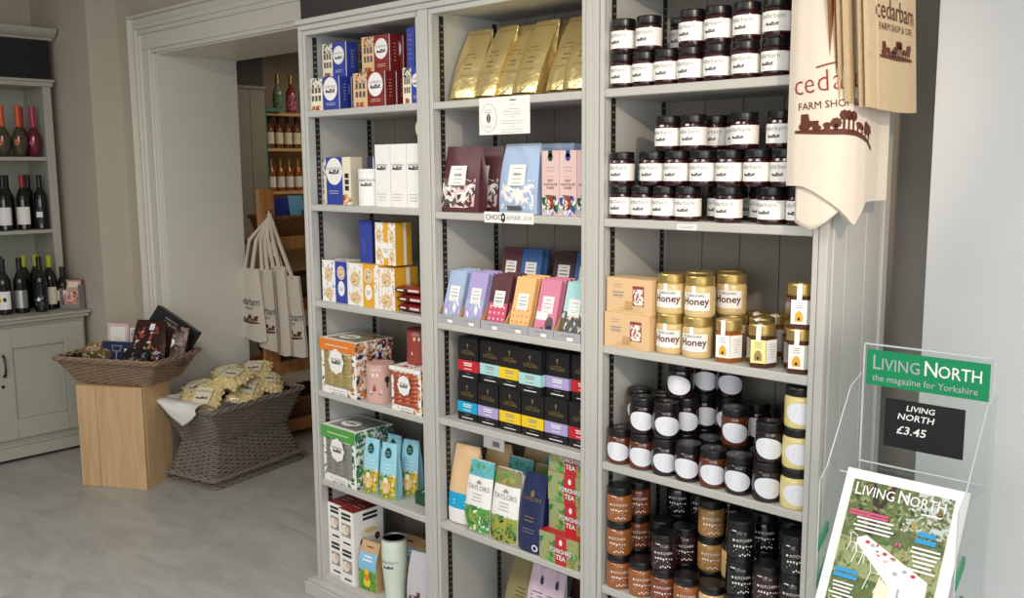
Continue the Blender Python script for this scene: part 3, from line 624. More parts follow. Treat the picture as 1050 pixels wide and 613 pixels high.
def spirit(g, lab):
    t = bottle(g, 'gold', .30, .042, None, neckfrac=.55); F = CY(.0425, .95); l = MB(); l.speckle(F, -.045, .045, .03, .15, [lab, 'leaf' if lab == 'green' else 'pink'], 40, .035, 3, .001); l.build('label', t); return t
put('spA', lambda: spirit('pale_glass', 'green'), 'clear bottle with green leaf label on top of the teal-ended shelves', (-3.78, 2.36, 2.0602-.032))
put('spB', lambda: spirit('pink_glass', 'pink'), 'rose red bottle with pink label on top of the teal-ended shelves', (-3.76, 2.47, 2.0602-.032))
put('spC', lambda: bottle('pale_glass', 'gold', .26, .036, 'cream', 1), 'pale bottle on the teal-ended shelves, mostly behind the bookcase', (-3.76, 2.585, 2.0602-.032))
for r_, z in enumerate((1.752, 1.415)):
    for i in range(4):
        key = 'cider%d' % r_
        put(key, (lambda: bottle('amber_glass', 'black', .25, .036, 'cream', 1, labh=(.14, .5))) if r_ == 0 else (lambda: bottle('honey', 'gold', .25, .036, 'paper', 0, labh=(.12, .46))),
            'cream-labelled %s bottle, %s from the left on the %s shelf beyond the doorway' % (('amber', 'brown')[r_], ORD[i], ('upper', 'lower')[r_]), (-3.74, 2.245+.083*i, z), group='bottles on the %s teal-ended shelf' % ('upper', 'lower')[r_])
rk = thing('wooden_rack', 'orange pine rack holding wicker baskets just beyond the doorway', 'rack', (0, 0, 0))
MB().box(-1.925, -1.895, .975, 1.075, 0, 1.475, 'pine_orange').build('post', rk, .003); MB().box(-2.35, -2.32, .975, 1.075, 0, 1.475, 'pine_orange').build('post', rk, .003)
MB().box(-1.925, -1.895, 1.62, 1.72, 0, 1.475, 'pine_orange').build('post', rk, .003)
for z in (1.17, .80, .44, .08): MB().box(-2.35, -1.90, 1.076, 1.70, z-.03, z, 'pine_orange').build('shelf', rk, .003); 
for z in (1.17, .80, .44, .08): MB().box(-1.90, -1.885, 1.076, 1.70, z-.045, z+.03, 'pine_orange').build('front_rail', rk, .003)
for i, z in enumerate((1.171, .801, .441, .081)):
    basket('brown wicker basket on the %s shelf of the pine rack' % ('top', 'second', 'third', 'bottom')[i], (-2.08, 1.36, z), 0, (.165, .25), (.135, .21), .14, 11, 'wicker_brown', n=96, group='wicker baskets on the pine rack')
for i, (y, z, c) in enumerate(((1.22, 1.20, 'blue'), (1.32, 1.21, 'sky_blue'), (1.42, 1.2, 'navy'))):
    o = pouch('snack_pack', .11, .07, .22, 'black' if i == 2 else c, 'snack pack', lambda m, F, w, d, h: m.speckle(F, -w*.4, w*.4, .02, h*.6, ['sky_blue', 'black', 'navy'], 20, .03, 4, .001), seed=20+i)
    tag(o, ('blue', 'light blue', 'black')[i]+' snack pack standing in the rack top basket beyond the doorway', 'snack pack', loc=(-2.05, y, z), rz=PI/2, rx=0)
for i in range(4):
    o = carton('jar_box', .12, .1, .13, 'taupe' if i % 2 else 'black', 'box'); tag(o, 'dark box in the %s basket of the pine rack, %s one' % (('second', 'third')[i//2], ('near', 'far')[i % 2]), 'box', loc=(-2.06, 1.26+.18*(i % 2), (.812, .452)[i//2]), rz=PI/2)

# ---------------------------------------------------------------- cotton bags
def sheet_bag(name, label, cat, path, z0, z1, mat, dec, zb=None, thick=.006, group=None, shear=0):
    L = [0]
    for a, b_ in zip(path, path[1:]): L.append(L[-1]+math.hypot(b_[0]-a[0], b_[1]-a[1]))
    def P(s_):
        s_ = min(max(s_, 0), L[-1]*.99999)
        for i in range(len(path)-1):
            if s_ <= L[i+1]:
                k = (s_-L[i])/(L[i+1]-L[i]); a, b_ = path[i], path[i+1]; dx, dy = b_[0]-a[0], b_[1]-a[1]; l = math.hypot(dx, dy)
                return a[0]+dx*k, a[1]+dy*k, dy/l, -dx/l
    Ltot = L[-1]
    def F(u, v, o=0):
        x, y, nx, ny = P(u); w = .004*math.sin(22*u+6*v)*(1-min(1, max(0, (v-.0)))); return (x+nx*(o+w), y+ny*(o+w)+shear*(v-z0), v)
    t = thing(name, label, cat, (0, 0, 0), group=group); m = MB()
    lo = zb or (lambda s_: z0)
    def G_(a, b_):
        s_ = a*Ltot; zz = lo(s_)+(z1-lo(s_))*b_; return F(s_, zz, 0)
    m.grid(G_, 40, 24, mat); m.grid(lambda a, b_: F((1-a)*Ltot, lo((1-a)*Ltot)+(z1-lo((1-a)*Ltot))*b_, -thick), 40, 24, mat)
    m.grid(lambda a, b_: F(a*Ltot, lo(a*Ltot), -thick*(1-b_)), 40, 1, mat)
    for a0 in (0, Ltot): m.grid(lambda a, b_: F(a0, lo(a0)+(z1-lo(a0))*b_, -thick*a), 1, 24, mat)
    if dec: dec(m, F, Ltot)
    o = m.build('bag_body', t); return t, F, Ltot
# big cream tote at the corner of the right bookcase
path = [(1.838, -.052), (1.86, -.064), (1.90, -.070), (1.935, -.068), (1.962, -.050), (1.976, -.02), (1.980, .02), (1.974, .07), (1.968, .115), (1.972, .16)]
def tdec(m, F, L):
    Fd = lambda u, v, o=0: F(u, v-3.2*max(0, u-.13)**2, o)
    for ch, s_ in zip('cedarbarn', (.034, .059, .089, .119, .143, .166, .195, .222, .246)):
        m.text(shift(F, s_, 1.730+.10*s_, .08), ch, 0, 0, .064, 'red_ink', .0016, -.012, .92)
    m.rect(shift(F, .072, 1.786, .20), 0, .062, 0, .0032, 'red_ink', .0018, 6)
    m.text(shift(F, .128, 1.707, .06), 'FARM SHOP & CAFE', 0, 0, .0215, 'brown_ink', .0016, .0)
    m.motif(Fd, .132, 1.656, .195, 'brown_ink', .0016, .008)
def zbt(s_):
    if s_ < .04: return 1.545
    if s_ < .17: return 1.545-.085*((s_-.04)/.13)**1.5
    return 1.46+.05*min(1, (s_-.17)/.05)
tb, TF, TL = sheet_bag('cotton_tote', 'large cream cotton tote with red lettering and farm scene on the bookcase corner', 'tote bag', path, 1.50, 2.12, 'canvas', tdec, zbt, .012)
m = MB()
def flap(a, b_):
    s_ = .03+.10*a; x, y, z = TF(s_, zbt(s_)+.02); bot = 1.452+.028*(abs(2*a-.7))**1.6
    zt = zbt(s_)+.03; return (x-.004, y+.012, bot+(zt-bot)*b_)
m.grid(flap, 16, 8, 'canvas'); o = m.build('folded_hem', tb); sm = o.modifiers.new('s', 'SOLIDIFY'); sm.thickness = .003
m = MB(); m.tube([TF(.06, 2.10, -.006), (1.89, -.05, 2.22), (1.935, .02, 2.30), TF(.2, 2.10, -.006)], .008, 'canvas'); m.build('handle', tb)
# jute bags on the end panel
def jdec(m, F, L):
    m.text(F, 'cedarbarn', L*.5, 1.880, .056, 'brown_ink', .0016, .0, .88); m.rect(F, L*.34, L*.47, 1.922, 1.926, 'brown_ink', .0018, 3)
    m.text(F, 'FARM SHOP & CAFE', L*.5, 1.858, .0195, 'brown_ink', .0016); m.motif(F, L*.5, 1.806, .155, 'brown_ink', .0016, .01)
def jute(i, label, dx, dy, dz):
    p = [(2.0+dx, -.040+dy), (2.006+dx, .04+dy), (2.006+dx, .14+dy), (2.0+dx, .205+dy)]; sh = -.16
    t, F, L = sheet_bag('jute_bag', label, 'shopping bag', p, 1.703+dz, 2.1, 'jute', jdec if i == 0 else None, (lambda s_: 1.703+dz-.006*math.sin(PI*s_/.27)), .004, 'jute bags on the bookcase end', shear=sh)
    m = MB()                                                # folded gusset on the near side, a W of cloth
    g = [(2.0+dx-.003, -.040+dy), (1.993+dx, -.052+dy), (1.987+dx, -.032+dy), (1.981+dx, -.052+dy), (1.974+dx, -.040+dy)]
    zt = 2.1; zt2 = 1.80
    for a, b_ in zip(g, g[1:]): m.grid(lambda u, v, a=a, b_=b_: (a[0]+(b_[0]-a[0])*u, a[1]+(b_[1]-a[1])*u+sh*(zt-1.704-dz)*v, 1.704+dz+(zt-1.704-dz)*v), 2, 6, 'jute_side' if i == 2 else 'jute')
    m.build('gusset', t); m = MB(); m.tube([F(.03, 1.70, .0), F(.03, 2.1, 0)], .0022, 'jute'); m.build('seam', t)
    m = MB(); m.tube([F(.08, 2.09, 0), (1.99+dx, -.02+dy, 2.22), (1.95, .02, 2.30), (1.99+dx, .05+dy, 2.22), F(.19, 2.09, 0)], .006, 'jute'); m.build('handle', t)
    return t
jute(0, 'front jute bag with brown lettering and farm scene hanging on the bookcase end', .012, .0, 0)
jute(1, 'middle jute bag, showing only its near edge behind the lettered jute bag', -.029, -.006, .012)
jute(2, 'innermost jute bag, against the cream cotton tote', -.048, -.004, .03)
# totes hanging on the rack beyond the doorway
def small_tote(i, label, cx, cy, rz, w, z0, z1, txt):
    t = thing('cotton_tote', label, 'tote bag', (cx, cy, 0), rz, 'cotton totes on the pine rack')
    F = lambda u, v, o=0: (u*(1-.42*max(0, (v-z0)/(z1-z0))**1.2), -.010*math.sin(PI*min(1, max(0, (u/w+.5))))-.007*math.sin(24*u+3*i)*(1.2-(v-z0)/(z1-z0))-o-.01*(1-(v-z0)/(z1-z0)), v+.35*max(0, abs(u)/w-.3)**2*(1-(v-z0)/(z1-z0)))
    m = MB(); m.grid(lambda a, b_: F((a-.5)*w, z0+(z1-z0)*b_-.02*(a-.5)*(1-b_)), 14, 12, 'canvas'); m.grid(lambda a, b_: (lambda p: (p[0], p[1]+.012, p[2]))(F((.5-a)*w, z0+(z1-z0)*b_+.02*(a-.5)*(1-b_))), 14, 12, 'canvas')
    if txt: m.text(F, 'cedarbarn', 0, z0+.2, .062, 'ink', .002); m.text(F, 'FARM SHOP', 0, z0+.175, .02, 'ink', .002); m.motif(F, 0, z0+.10, .2, 'brown_ink', .002)
    m.build('bag_body', t)
    m = MB()
    top = Matrix.Rotation(-rz, 4, 'Z') @ (Vector((-1.868, 1.02, 1.32+.01*i))-Vector((cx, cy, 0)))
    for sx in (-.2, .22): m.tube([F(w*sx, z1-.01, 0), (w*sx*.5+top.x*.4, top.y*.3-.02, z1+.16), tuple(top)], [.012, .011, .008], 'canvas', 8)
    m.build('handle', t)
small_tote(0, 'leftmost cotton tote on the pine rack, with dark lettering facing the shop', -1.945, .925, .05, .30, .62, 1.03, True)
small_tote(1, 'second cotton tote from the left on the pine rack', -1.815, .952, -.12, .24, .575, 1.03, True)
small_tote(2, 'third cotton tote from the left on the pine rack', -1.740, .978, .05, .23, .555, 1.05, False)
small_tote(3, 'rightmost cotton tote on the pine rack, beside the bookcase', -1.665, 1.004, .12, .25, .55, 1.00, True)
m = MB(); m.tube([(-1.896, 1.02, 1.345), (-1.86, 1.02, 1.34), (-1.85, 1.02, 1.36)], .005, 'pewter'); o = m.build('hook'); tag(o, 'metal hook on the pine rack carrying the cotton totes', 'hook')
m = MB(); m.box(-.03, .03, -.0008, .0008, 0, .08, 'paper'); m.lines(lambda u, v, o=0: (u, -.0008-o, v), 0, .06, .04, 4, .012, 'grey_ink', .0005, .003); o = m.build('price_tag'); tag(o, 'white price tag hanging beside the cotton tote handles', 'price tag', loc=(-1.80, .98, 1.10), rz=.5)

# ---------------------------------------------------------------- left bookcase: biscuits and boxed chocolates
def dec_biscuit(panel, back, split=.46, oval=True):
    def d_(m, F, R, T, w, d, h):
        xs_ = -w/2+w*split
        m.rect(F, -w/2, xs_, 0, h, back); m.speckle(F, -w/2, xs_, h*.72, h, ['navy' if panel == 'blue' else 'rust', 'grey_ink'], 20, .016, 3)
        m.speckle(F, -w/2+.01, xs_-.01, .002, h*.16, ['rust', 'gold', 'orange'], 10, .02, 5)
        for i in range(3):
            for j in range(2): m.rect(F, -w/2+(xs_+w/2)*(.16+.26*i), -w/2+(xs_+w/2)*(.34+.26*i), h*(.30+.24*j), h*(.47+.24*j), 'taupe', .0008)
        m.rect(F, xs_, w/2, 0, h, panel); c = (xs_+w/2)/2; r = min(w*(1-split)*.44, h*.36)
        m.ell(F, c, h*.63, r, r, 'white', .001); m.text(F, 'cedarbarn', c, h*.66, r*.42, 'grey_ink', .0014); m.motif(F, c, h*.53, r*1.35, 'ink', .0014); m.lines(F, c, h*.2, r*1.4, 2, .006, 'cream', .001, .0012)
        m.rect(R, 0, d, 0, h, panel); m.rect(R, d*.02, d*.12, 0, h, 'white', .0009); m.lines(R, d*.6, h*.75, d*.3, 6, h*.09, 'cream', .001, .0014, 4)
    return d_
GB = 'boxed biscuits on the left bookcase'
def bisc(key, panel, back, w, d, h, label, x, y, z): 
    put(key, lambda: carton('biscuit_box', w, d, h, panel, 'biscuit box', dec_biscuit(panel, back)), label, (x, y+d/2, z), group=GB)
z = 1.787
bisc('bb', 'blue', 'cream', .165, .042, .112, 'blue and cream biscuit box at front left of left bookcase top shelf, bottom row', .075, .022, z)
bisc('bb', 0, 0, 0, .042, 0, 'blue biscuit box pressed behind the front left blue one, left bookcase top shelf', .078, .072, z)
bisc('rb', 'red', 'kraft_light', .160, .042, .112, 'dark red and cream biscuit box in the bottom row of the left bookcase top shelf', .320, .022, z)
bisc('rb', 0, 0, 0, .042, 0, 'dark red biscuit box directly behind the front one in the bottom row, top shelf', .322, .068, z)
bisc('bn', 'blue', 'cream', .088, .042, .112, 'blue biscuit box cut by the right upright, bottom row of left bookcase top shelf', .532, .026, z)
z += .1125
bisc('bs', 'blue', 'cream', .130, .05, .118, 'smaller blue biscuit box in the upper row at left, left bookcase top shelf', .078, .065, z)
bisc('bs', 0, 0, 0, .05, 0, 'blue biscuit box in shadow between the upper blue and upper red boxes', .165, .155, z)
bisc('rs', 'red', 'kraft_light', .138, .042, .118, 'dark red biscuit box in the upper row of the left bookcase top shelf', .318, .055, z)
bisc('rs', 0, 0, 0, .042, 0, 'dark red biscuit box behind the upper red one, top shelf', .330, .102, z)
o = carton('biscuit_box', .036, .09, .122, 'blue', 'biscuit box', lambda m, F, R, T, w, d, h: m.lines(F, 0, h*.8, .02, 6, .014, 'gold', .001, .002)); tag(o, 'narrow blue box standing on the upper row by the right upright, left bookcase top shelf', 'biscuit box', GB, (.512, .085, z))

z = 1.463
def dec_tall(m, F, R, T, w, d, h):
    a, b_ = -w*.19, w*.27
    m.rect(F, -w/2, w/2, 0, h, 'cream'); m.speckle(F, -w/2, a, h*.6, h, ['blue', 'navy', 'grey_ink'], 34, .018, 3); m.rect(F, a, b_, 0, h, 'blue', .0008)
    for i in range(2):
        for j in range(3): m.rect(F, -w*.46+i*.024, -w*.46+.016+i*.024, h*(.22+.12*j), h*(.31+.12*j), 'taupe', .0008)
    for j in range(3): m.rect(F, w*.33, w*.44, h*(.3+.13*j), h*(.4+.13*j), 'ink', .0008)
    m.speckle(F, -w/2, a, 0, h*.13, ['gold', 'orange', 'yellow'], 10, .02, 7); m.speckle(F, b_, w/2, 0, h*.22, ['rust', 'orange', 'kraft'], 14, .022, 8)
    c = (a+b_)/2; m.ell(F, c, h*.70, .047, .047, 'white', .0012, 32); m.text(F, 'cedarbarn', c, h*.73, .019, 'grey_ink', .0016); m.motif(F, c, h*.655, .06, 'ink', .0016); m.lines(F, c-.005, h*.28, .06, 2, .008, 'cream', .0014, .0015)
o = carton('biscuit_carton', .205, .05, .165, 'cream', 'biscuit carton', dec_tall); tag(o, 'tall cream carton with wide blue band and round farm label, left bookcase second shelf', 'biscuit carton', loc=(.060, .085, z))
for i, x in enumerate((.215, .262, .305)):
    put('bluebook', lambda: carton('chocolate_carton', .038, .10, .164, 'navy', 'carton', lambda m, F, R, T, w, d, h: (m.rect(F, w*.36, w*.5, 0, h, 'white'),)), 'navy carton with white edge behind the white canister, %s from the left' % ORD[i], (x, .155, z), group='navy cartons on the second shelf')
cn = thing('canister', 'white card canister with small farm print, left bookcase second shelf', 'canister', (.268, .068, z))
MB().lathe([(.045, .0002), (.046, .002), (.046, .112), (.045, .1125)], 'white', 36).build('tube', cn); MB().lathe([(.0465, .1126), (.0465, .1225), (.044, .124)], 'white', 36).build('lid', cn)
m = MB(); F = CY(.046, .4); m.text(F, 'cedarbarn', 0, .082, .017, 'grey_ink'); m.motif(F, 0, .068, .042, 'ink'); m.lines(F, 0, .026, .04, 2, .006, 'grey_ink', h=.001); m.build('print', cn)
def dec_wt(m, F, R, T, w, d, h):
    m.text(F, 'cedarbarn', -.004, h*.655, .0145, 'grey_ink'); m.motif(F, -.006, h*.60, .046, 'ink'); m.lines(F, -.008, h*.20, .05, 3, .010, 'grey_ink', .0008, .0014)
for i, x in enumerate((.368, .4475, .527)):
    put('whitebox', lambda: carton('tall_carton', .077, .077, .202, 'white', 'carton', dec_wt, .004), 'tall white carton with small farm print, %s' % ('left of three beside the canister', 'middle of three', 'right of three, half behind the upright')[i], (x, .072, z), group='tall white cartons on the second shelf')
t = thing('candle_tin', 'round gold-rimmed tin standing on edge on top of the white cartons', 'tin', (.545, .085, z+.2025+.047), .35)
m = MB(); m.tube([(0, -.014, 0), (0, .014, 0)], .046, 'gold', 32); m.build('tin_body', t); m = MB(); m.tube([(0, -.018, 0), (0, -.0142, 0)], .041, 'cream', 32); m.build('lid', t)

z = 1.12
def dec_win(base, band, wins, spk):
    def d_(m, F, R, T, w, d, h):
        m.rect(F, -w/2, w/2, 0, h, 'white', .0004); m.speckle(F, -w/2, w/2, 0, h, spk, 70, .014, 3)
        for u0, u1, c in band: m.rect(F, u0*w-w/2, u1*w-w/2, 0, h, c, .0010)
        for u, v, ru, rv in wins: m.ell(F, u*w-w/2, v*h, ru+.002, rv+.002, 'white', .0013); m.ell(F, u*w-w/2, v*h, ru, rv, 'kraft_light', .0016); m.speckle(F, u*w-w/2-ru*.6, u*w-w/2+ru*.6, v*h-rv*.6, v*h+rv*.6, ['cream', 'gold'], 8, .012, 5, .0019)
        for u0, u1, c in band: k = (u0+u1)/2*w-w/2; m.ell(F, k, h*.35, .019, .027, 'white', .0014); m.text(F, 'cedarbarn', k, h*.36, .008, 'grey_ink', .0018); m.lines(F, k, h*.33, .02, 2, .005, 'ink', .0018, .0014)
        m.rect(R, 0, d, 0, h, base); m.rect(R, d*.5, d*.66, 0, h, 'white', .0009); m.speckle(T, -w/2, w/2, -d/2, d/2, spk, 40, .016, 2)
    return d_
o = carton('biscuit_box', .150, .09, .146, 'white', 'biscuit box', dec_win('white', [(.52, .98, 'blue')], [(.26, .66, .020, .026), (.26, .2, .024, .02), (.75, .73, .020, .022)], ['blue', 'grey_ink'])); tag(o, 'white and blue window box with oval cut-outs at left of the left bookcase third shelf', 'biscuit box', loc=(.088, .078, z))
o = carton('biscuit_box', .168, .11, .146, 'yellow', 'biscuit box', dec_win('yellow', [(.50, .86, 'yellow')], [(.25, .62, .026, .026), (.25, .18, .03, .02), (.68, .74, .024, .022)], ['kraft', 'peach'])); tag(o, 'white window box with yellow band in the middle of the left bookcase third shelf', 'biscuit box', loc=(.250, .086, z))
o = carton('biscuit_box', .082, .10, .140, 'yellow', 'biscuit box', dec_win('yellow', [], [(.5, .72, .026, .024), (.5, .22, .028, .022)], ['kraft', 'peach'])); tag(o, 'white window box with yellow side panel, beside the dark red packs', 'biscuit box', loc=(.378, .080, z))
o = carton('biscuit_box', .068, .04, .145, 'blue', 'biscuit box', lambda m, F, R, T, w, d, h: (m.lines(F, -.01, h*.55, .03, 6, .009, 'gold', .0008, .0012), m.rect(R, 0, d, 0, h, 'navy'))); tag(o, 'upright blue box standing on top of the window boxes', 'biscuit box', loc=(.235, .08, z+.1465))
o = carton('biscuit_box', .105, .07, .142, 'yellow', 'biscuit box', dec_win('yellow', [(.42, .64, 'yellow')], [(.2, .7, .014, .022), (.2, .25, .014, .022), (.83, .68, .012, .022), (.83, .2, .012, .02)], ['kraft', 'peach'])); tag(o, 'white and gold window box standing on top of the yellow-banded box', 'biscuit box', loc=(.345, .09, z+.1465))
def choc_pack():
    def f(u, v, sg): e = (1-(2*v-1)**4)**.6*(1-(2*u-1)**8); return ((u-.5)*.15, (v-.5)*.085, .0145+sg*.014*e)
    m = MB(); m.grid(lambda u, v: f(u, v, 1), 12, 8, 'maroon_gloss'); m.grid(lambda u, v: f(1-u, v, -1), 12, 8, 'maroon_gloss')
    F = lambda u, v, o=0: (u, -.0425-o, v+.003)
    m.rect(F, -.055, -.01, .006, .017, 'ink', .001); m.rect(F, .0, .05, .008, .016, 'pale_pink', .001); m.rect(F, -.05, -.02, .009, .014, 'cream', .0014)
    return tag(m.build('chocolate_pack'), '', 'chocolate pack')
for i in range(3): put('pk', choc_pack, 'dark red wrapped biscuit pack lying flat, %s of the stack of three' % ('bottom', 'middle', 'top')[i], (.492-.012*(i == 2), .075, z+.0005+.0291*i), .06*(i-1), group='stacked dark red packs')
put('pk', choc_pack, 'dark red wrapped pack standing upright behind the stack of three', (.545, .155, z+.0755), 0, 0, PI/2, group='stacked dark red packs')

z = .792
def gift(label, x, y, z, w, d, h, lidc, win, spk, lidh, big=True):
    t = thing('gift_box', label, 'gift box', (x, y+d/2, z)); m = MB(); m.box(-w/2, w/2, -d/2, d/2, .0003, h-.004, 'white'); F, R, T = FR(w, d), RT(w, d), TP(h)
    m.speckle(F, -w/2, w/2, 0, h*.98, spk, 110, .022, 3); m.speckle(R, 0, d, 0, h*.98, spk, 150, .030, 4); b = m.build('box_body', t, .0015)
    p = MB(); a = w*.40; p.rect(F, -a, a, h*.15, h-lidh-.006, win, .0016)
    n = 3; rows = 7
    for i in range(n):
        for j in range(rows):
            cu, cv = -a+(2*a)*(i+.5)/n, h*.17+(h-lidh-.012-h*.17)*(j+.5)/rows
            p.grid(lambda u, v: F(cu+(u-.5)*a*.6, cv+(v-.5)*h*.095, .0016+.006*max(0, 1-(2*u-1)**2)**.5*max(0, 1-(2*v-1)**2)**.5), 6, 5, win)
    p.build('window', b)
    l = MB(); rr = w*.21; o_ = .0092; l.poly(F, [(rr*(1+.045*math.cos(8*q))*math.cos(q), h*.62+rr*1.05*(1+.045*math.cos(8*q))*math.sin(q)) for q in [2*PI*i/48 for i in range(48)]], 'white', o_); l.motif(F, 0, h*.585, rr*1.2, 'ink', o_+.0008); l.text(F, 'cedarbarn', 0, h*.64, rr*.40, 'grey_ink', o_+.0008); l.build('label', b)
    l = MB(); l.rect(F, -w*.24, w*.24, h*.03, h*.13, 'white', .002); l.lines(F, 0, h*.08, w*.4, 2, .008, 'grey_ink', .0024, .002); l.build('price_label', b)
    k = MB(); e = .004; k.box(-w/2-e, w/2+e, -d/2-e, d/2+e, h-lidh, h, lidc if not big else 'white'); F2, R2 = FR(w+2*e, d+2*e), RT(w+2*e, d+2*e)
    k.rect(F2, -w/2-e, w/2+e, h-lidh, h, lidc); k.lines(F2, 0, h-lidh*.55, w*.7, 1, .01, 'cream', .0009, .003); k.speckle(R2, 0, d+2*e, h-lidh, h, spk, 70, .024, 6)
    k.rect(T, -w*.4, w*.46, -d*.42, d*.42, win if big else lidc, .0006)
    if big: k.speckle(T, -w*.4, w*.46, -d*.42, d*.42, [win, 'grey_ink'], 40, .03, 7, .0010); k.ell(T, -w*.05, -d*.1, w*.24, d*.2, 'white', .0016); k.motif(T, -w*.05, -d*.14, w*.3, 'ink', .002)
    else: k.speckle(T, -w/2, w/2, -d/2, d/2, [lidc, 'copper', 'bright_red'], 60, .03, 7, .001)
    k.build('lid', t, .0015); return t
gift('large gift box with orange-fronted lid and gold chocolates behind a window', .130, .004, z, .200, .160, .200, 'orange', 'gold_foil', ['orange', 'copper', 'kraft', 'navy'], .042)
gift('orange patterned gift box with copper chocolates behind a window', .492, .006, z, .148, .17, .150, 'white', 'copper', ['orange', 'kraft', 'peach', 'rust'], .012, False)
def tin(label, x, y, z, r, h, c, c2, lid):
    t = thing('drink_tin', label, 'tin', (x, y, z)); MB().lathe([(r*.97, .0002), (r, .002), (r, h*.2), (r*.985, h*.205), (r*.985, h-.001), (r*.93, h)], c, 36).build('tube', t)
    MB().lathe([(r*.93, h-.003), (r*.90, h-.006), (0, h-.006)], c2, 36).build('lid', t); F = CY(r*.987, .7); m = MB(); m.text(F, 'VERY', -.008, h*.83, .017, lid); m.lines(F, -.010, h*.70, .034, 1, .02, lid, .0010, .011, 3); m.ell(F, .032, h*.62, .009, .012, 'ink'); m.rect(F, .029, .035, h*.42, h*.55, 'ink')
    m.poly(F, [(-.022, h*.33), (-.006, h*.33), (-.012, h*.52)], 'rust'); m.rect(F, -.03, .012, h*.27, h*.36, 'white', .0009); m.poly(F, [(-.03, h*.22), (.012, h*.22), (.006, h*.27), (-.024, h*.27)], 'maroon', .0011); m.build('print', t); return t
tin('dusky pink drink tin with white print at the front of the left bookcase fourth shelf', .298, .058, z, .050, .135, 'dusky', 'copper', 'cream')
tin('rust red drink tin standing on the orange patterned gift box', .462, .105, z+.1515, .050, .115, 'rust', 'maroon', 'pale_pink')

z = .458
gift('large white and leaf green gift box with silver chocolates behind a window', .108, .012, z, .190, .165, .210, 'green', 'silver', ['leaf', 'dark_green', 'green', 'teal'], .045)
def egg_bag(m, F, w, d, h):
    m.rect(F, -w*.5, w*.5, 0.002, h*.42, 'moss', .0010, 8, 4); m.speckle(F, -w*.48, w*.48, .004, h*.46, ['bright_yellow', 'green', 'yellow', 'leaf', 'cream'], 60, .028, 11, .0016)
    m.ell(F, 0, h*.24, w*.26, h*.13, 'peach', .0045); m.ell(F, 0, h*.36, w*.13, h*.05, 'cream', .0050); m.speckle(F, -w*.15, w*.15, h*.12, h*.30, ['cream', 'kraft_light', 'yellow'], 9, .024, 5, .0054)
    m.ell(F, 0, h*.83, .015, .018, 'dark_green', .0022); m.lines(F, 0, h*.84, .02, 2, .009, 'pale_blue', .0028, .002); m.lines(F, 0, h*.62, .05, 3, .012, 'white', .002, .0016)
for i, (x, y, q, lb) in enumerate(((.262, .045, .15, 'front left of the group'), (.352, .048, .2, 'largest-looking, at the front centre of the group'), (.285, .125, .1, 'back left of the group'), (.378, .122, .25, 'behind the front one, centre right'), (.415, .215, .2, 'at the very back right'))):
    put('eggbag', lambda: pouch('treat_bag', .070, .052, .195, 'sky_bag', 'treat bag', egg_bag, seed=2), 'light blue and yellow treat bag, '+lb, (x, y, z+.0005), q, group='light blue treat bags')
o = carton('flat_box', .115, .14, .045, 'dark_green', 'box', lambda m, F, R, T, w, d, h: (m.lines(F, .02, h*.5, .06, 1, .01, 'cream', .0008, .002), m.rect(T, -w*.4, w*.5, -d*.4, d*.4, 'black'), m.speckle(T, -w*.5, w*.5, -d*.5, -d*.3, ['white', 'leaf', 'green'], 24, .02, 3, .001))); tag(o, 'flat dark green box at the right of the left bookcase fifth shelf', 'box', loc=(.515, .135, z))

z = .09
def dec_ph(m, F, R, T, w, d, h):
    m.lines(F, 0, h*.85, w*.62, 2, h*.11, 'ink', .0009, h*.07, 2); m.rect(F, -w*.30, w*.30, h*.28, h*.64, 'grey_ink'); m.ell(F, -.008, h*.46, w*.24, h*.14, 'cream', .0011); m.ell(F, .008, h*.5, w*.15, h*.09, 'pale_pink', .0014); m.rect(F, -w*.22, w*.26, h*.08, h*.13, 'ink')
    m.lines(R, d*.55, h*.84, d*.5, 2, h*.12, 'ink', .0009, h*.075, 2); m.ell(R, d*.52, h*.38, d*.32, h*.14, 'cream', .0009); m.ell(R, d*.55, h*.42, d*.2, h*.07, 'kraft_light', .0012); m.ell(R, d*.3, h*.14, .014, .016, 'maroon', .001); m.ell(R, d*.78, h*.2, .012, .014, 'maroon', .001)
    m.rect(T, -w/2, w/2, -d/2, d/2, 'red'); m.lines(T, .0, .0, .05, 2, .02, 'cream', .0009, .004)
for i, (x, y, zz, lb) in enumerate(((.047, .095, z, 'bottom left'), (.137, .078, z, 'bottom right'), (.047, .095, z+.1385, 'top left'), (.137, .078, z+.1385, 'top right'))):
    put('wphoto', lambda: carton('sweet_box', .088, .135, .138, 'white', 'sweet box', dec_ph), 'white photo-printed box with red-brown top, %s of the block of four' % lb, (x, y, zz), group='white photo boxes on the bottom shelf')
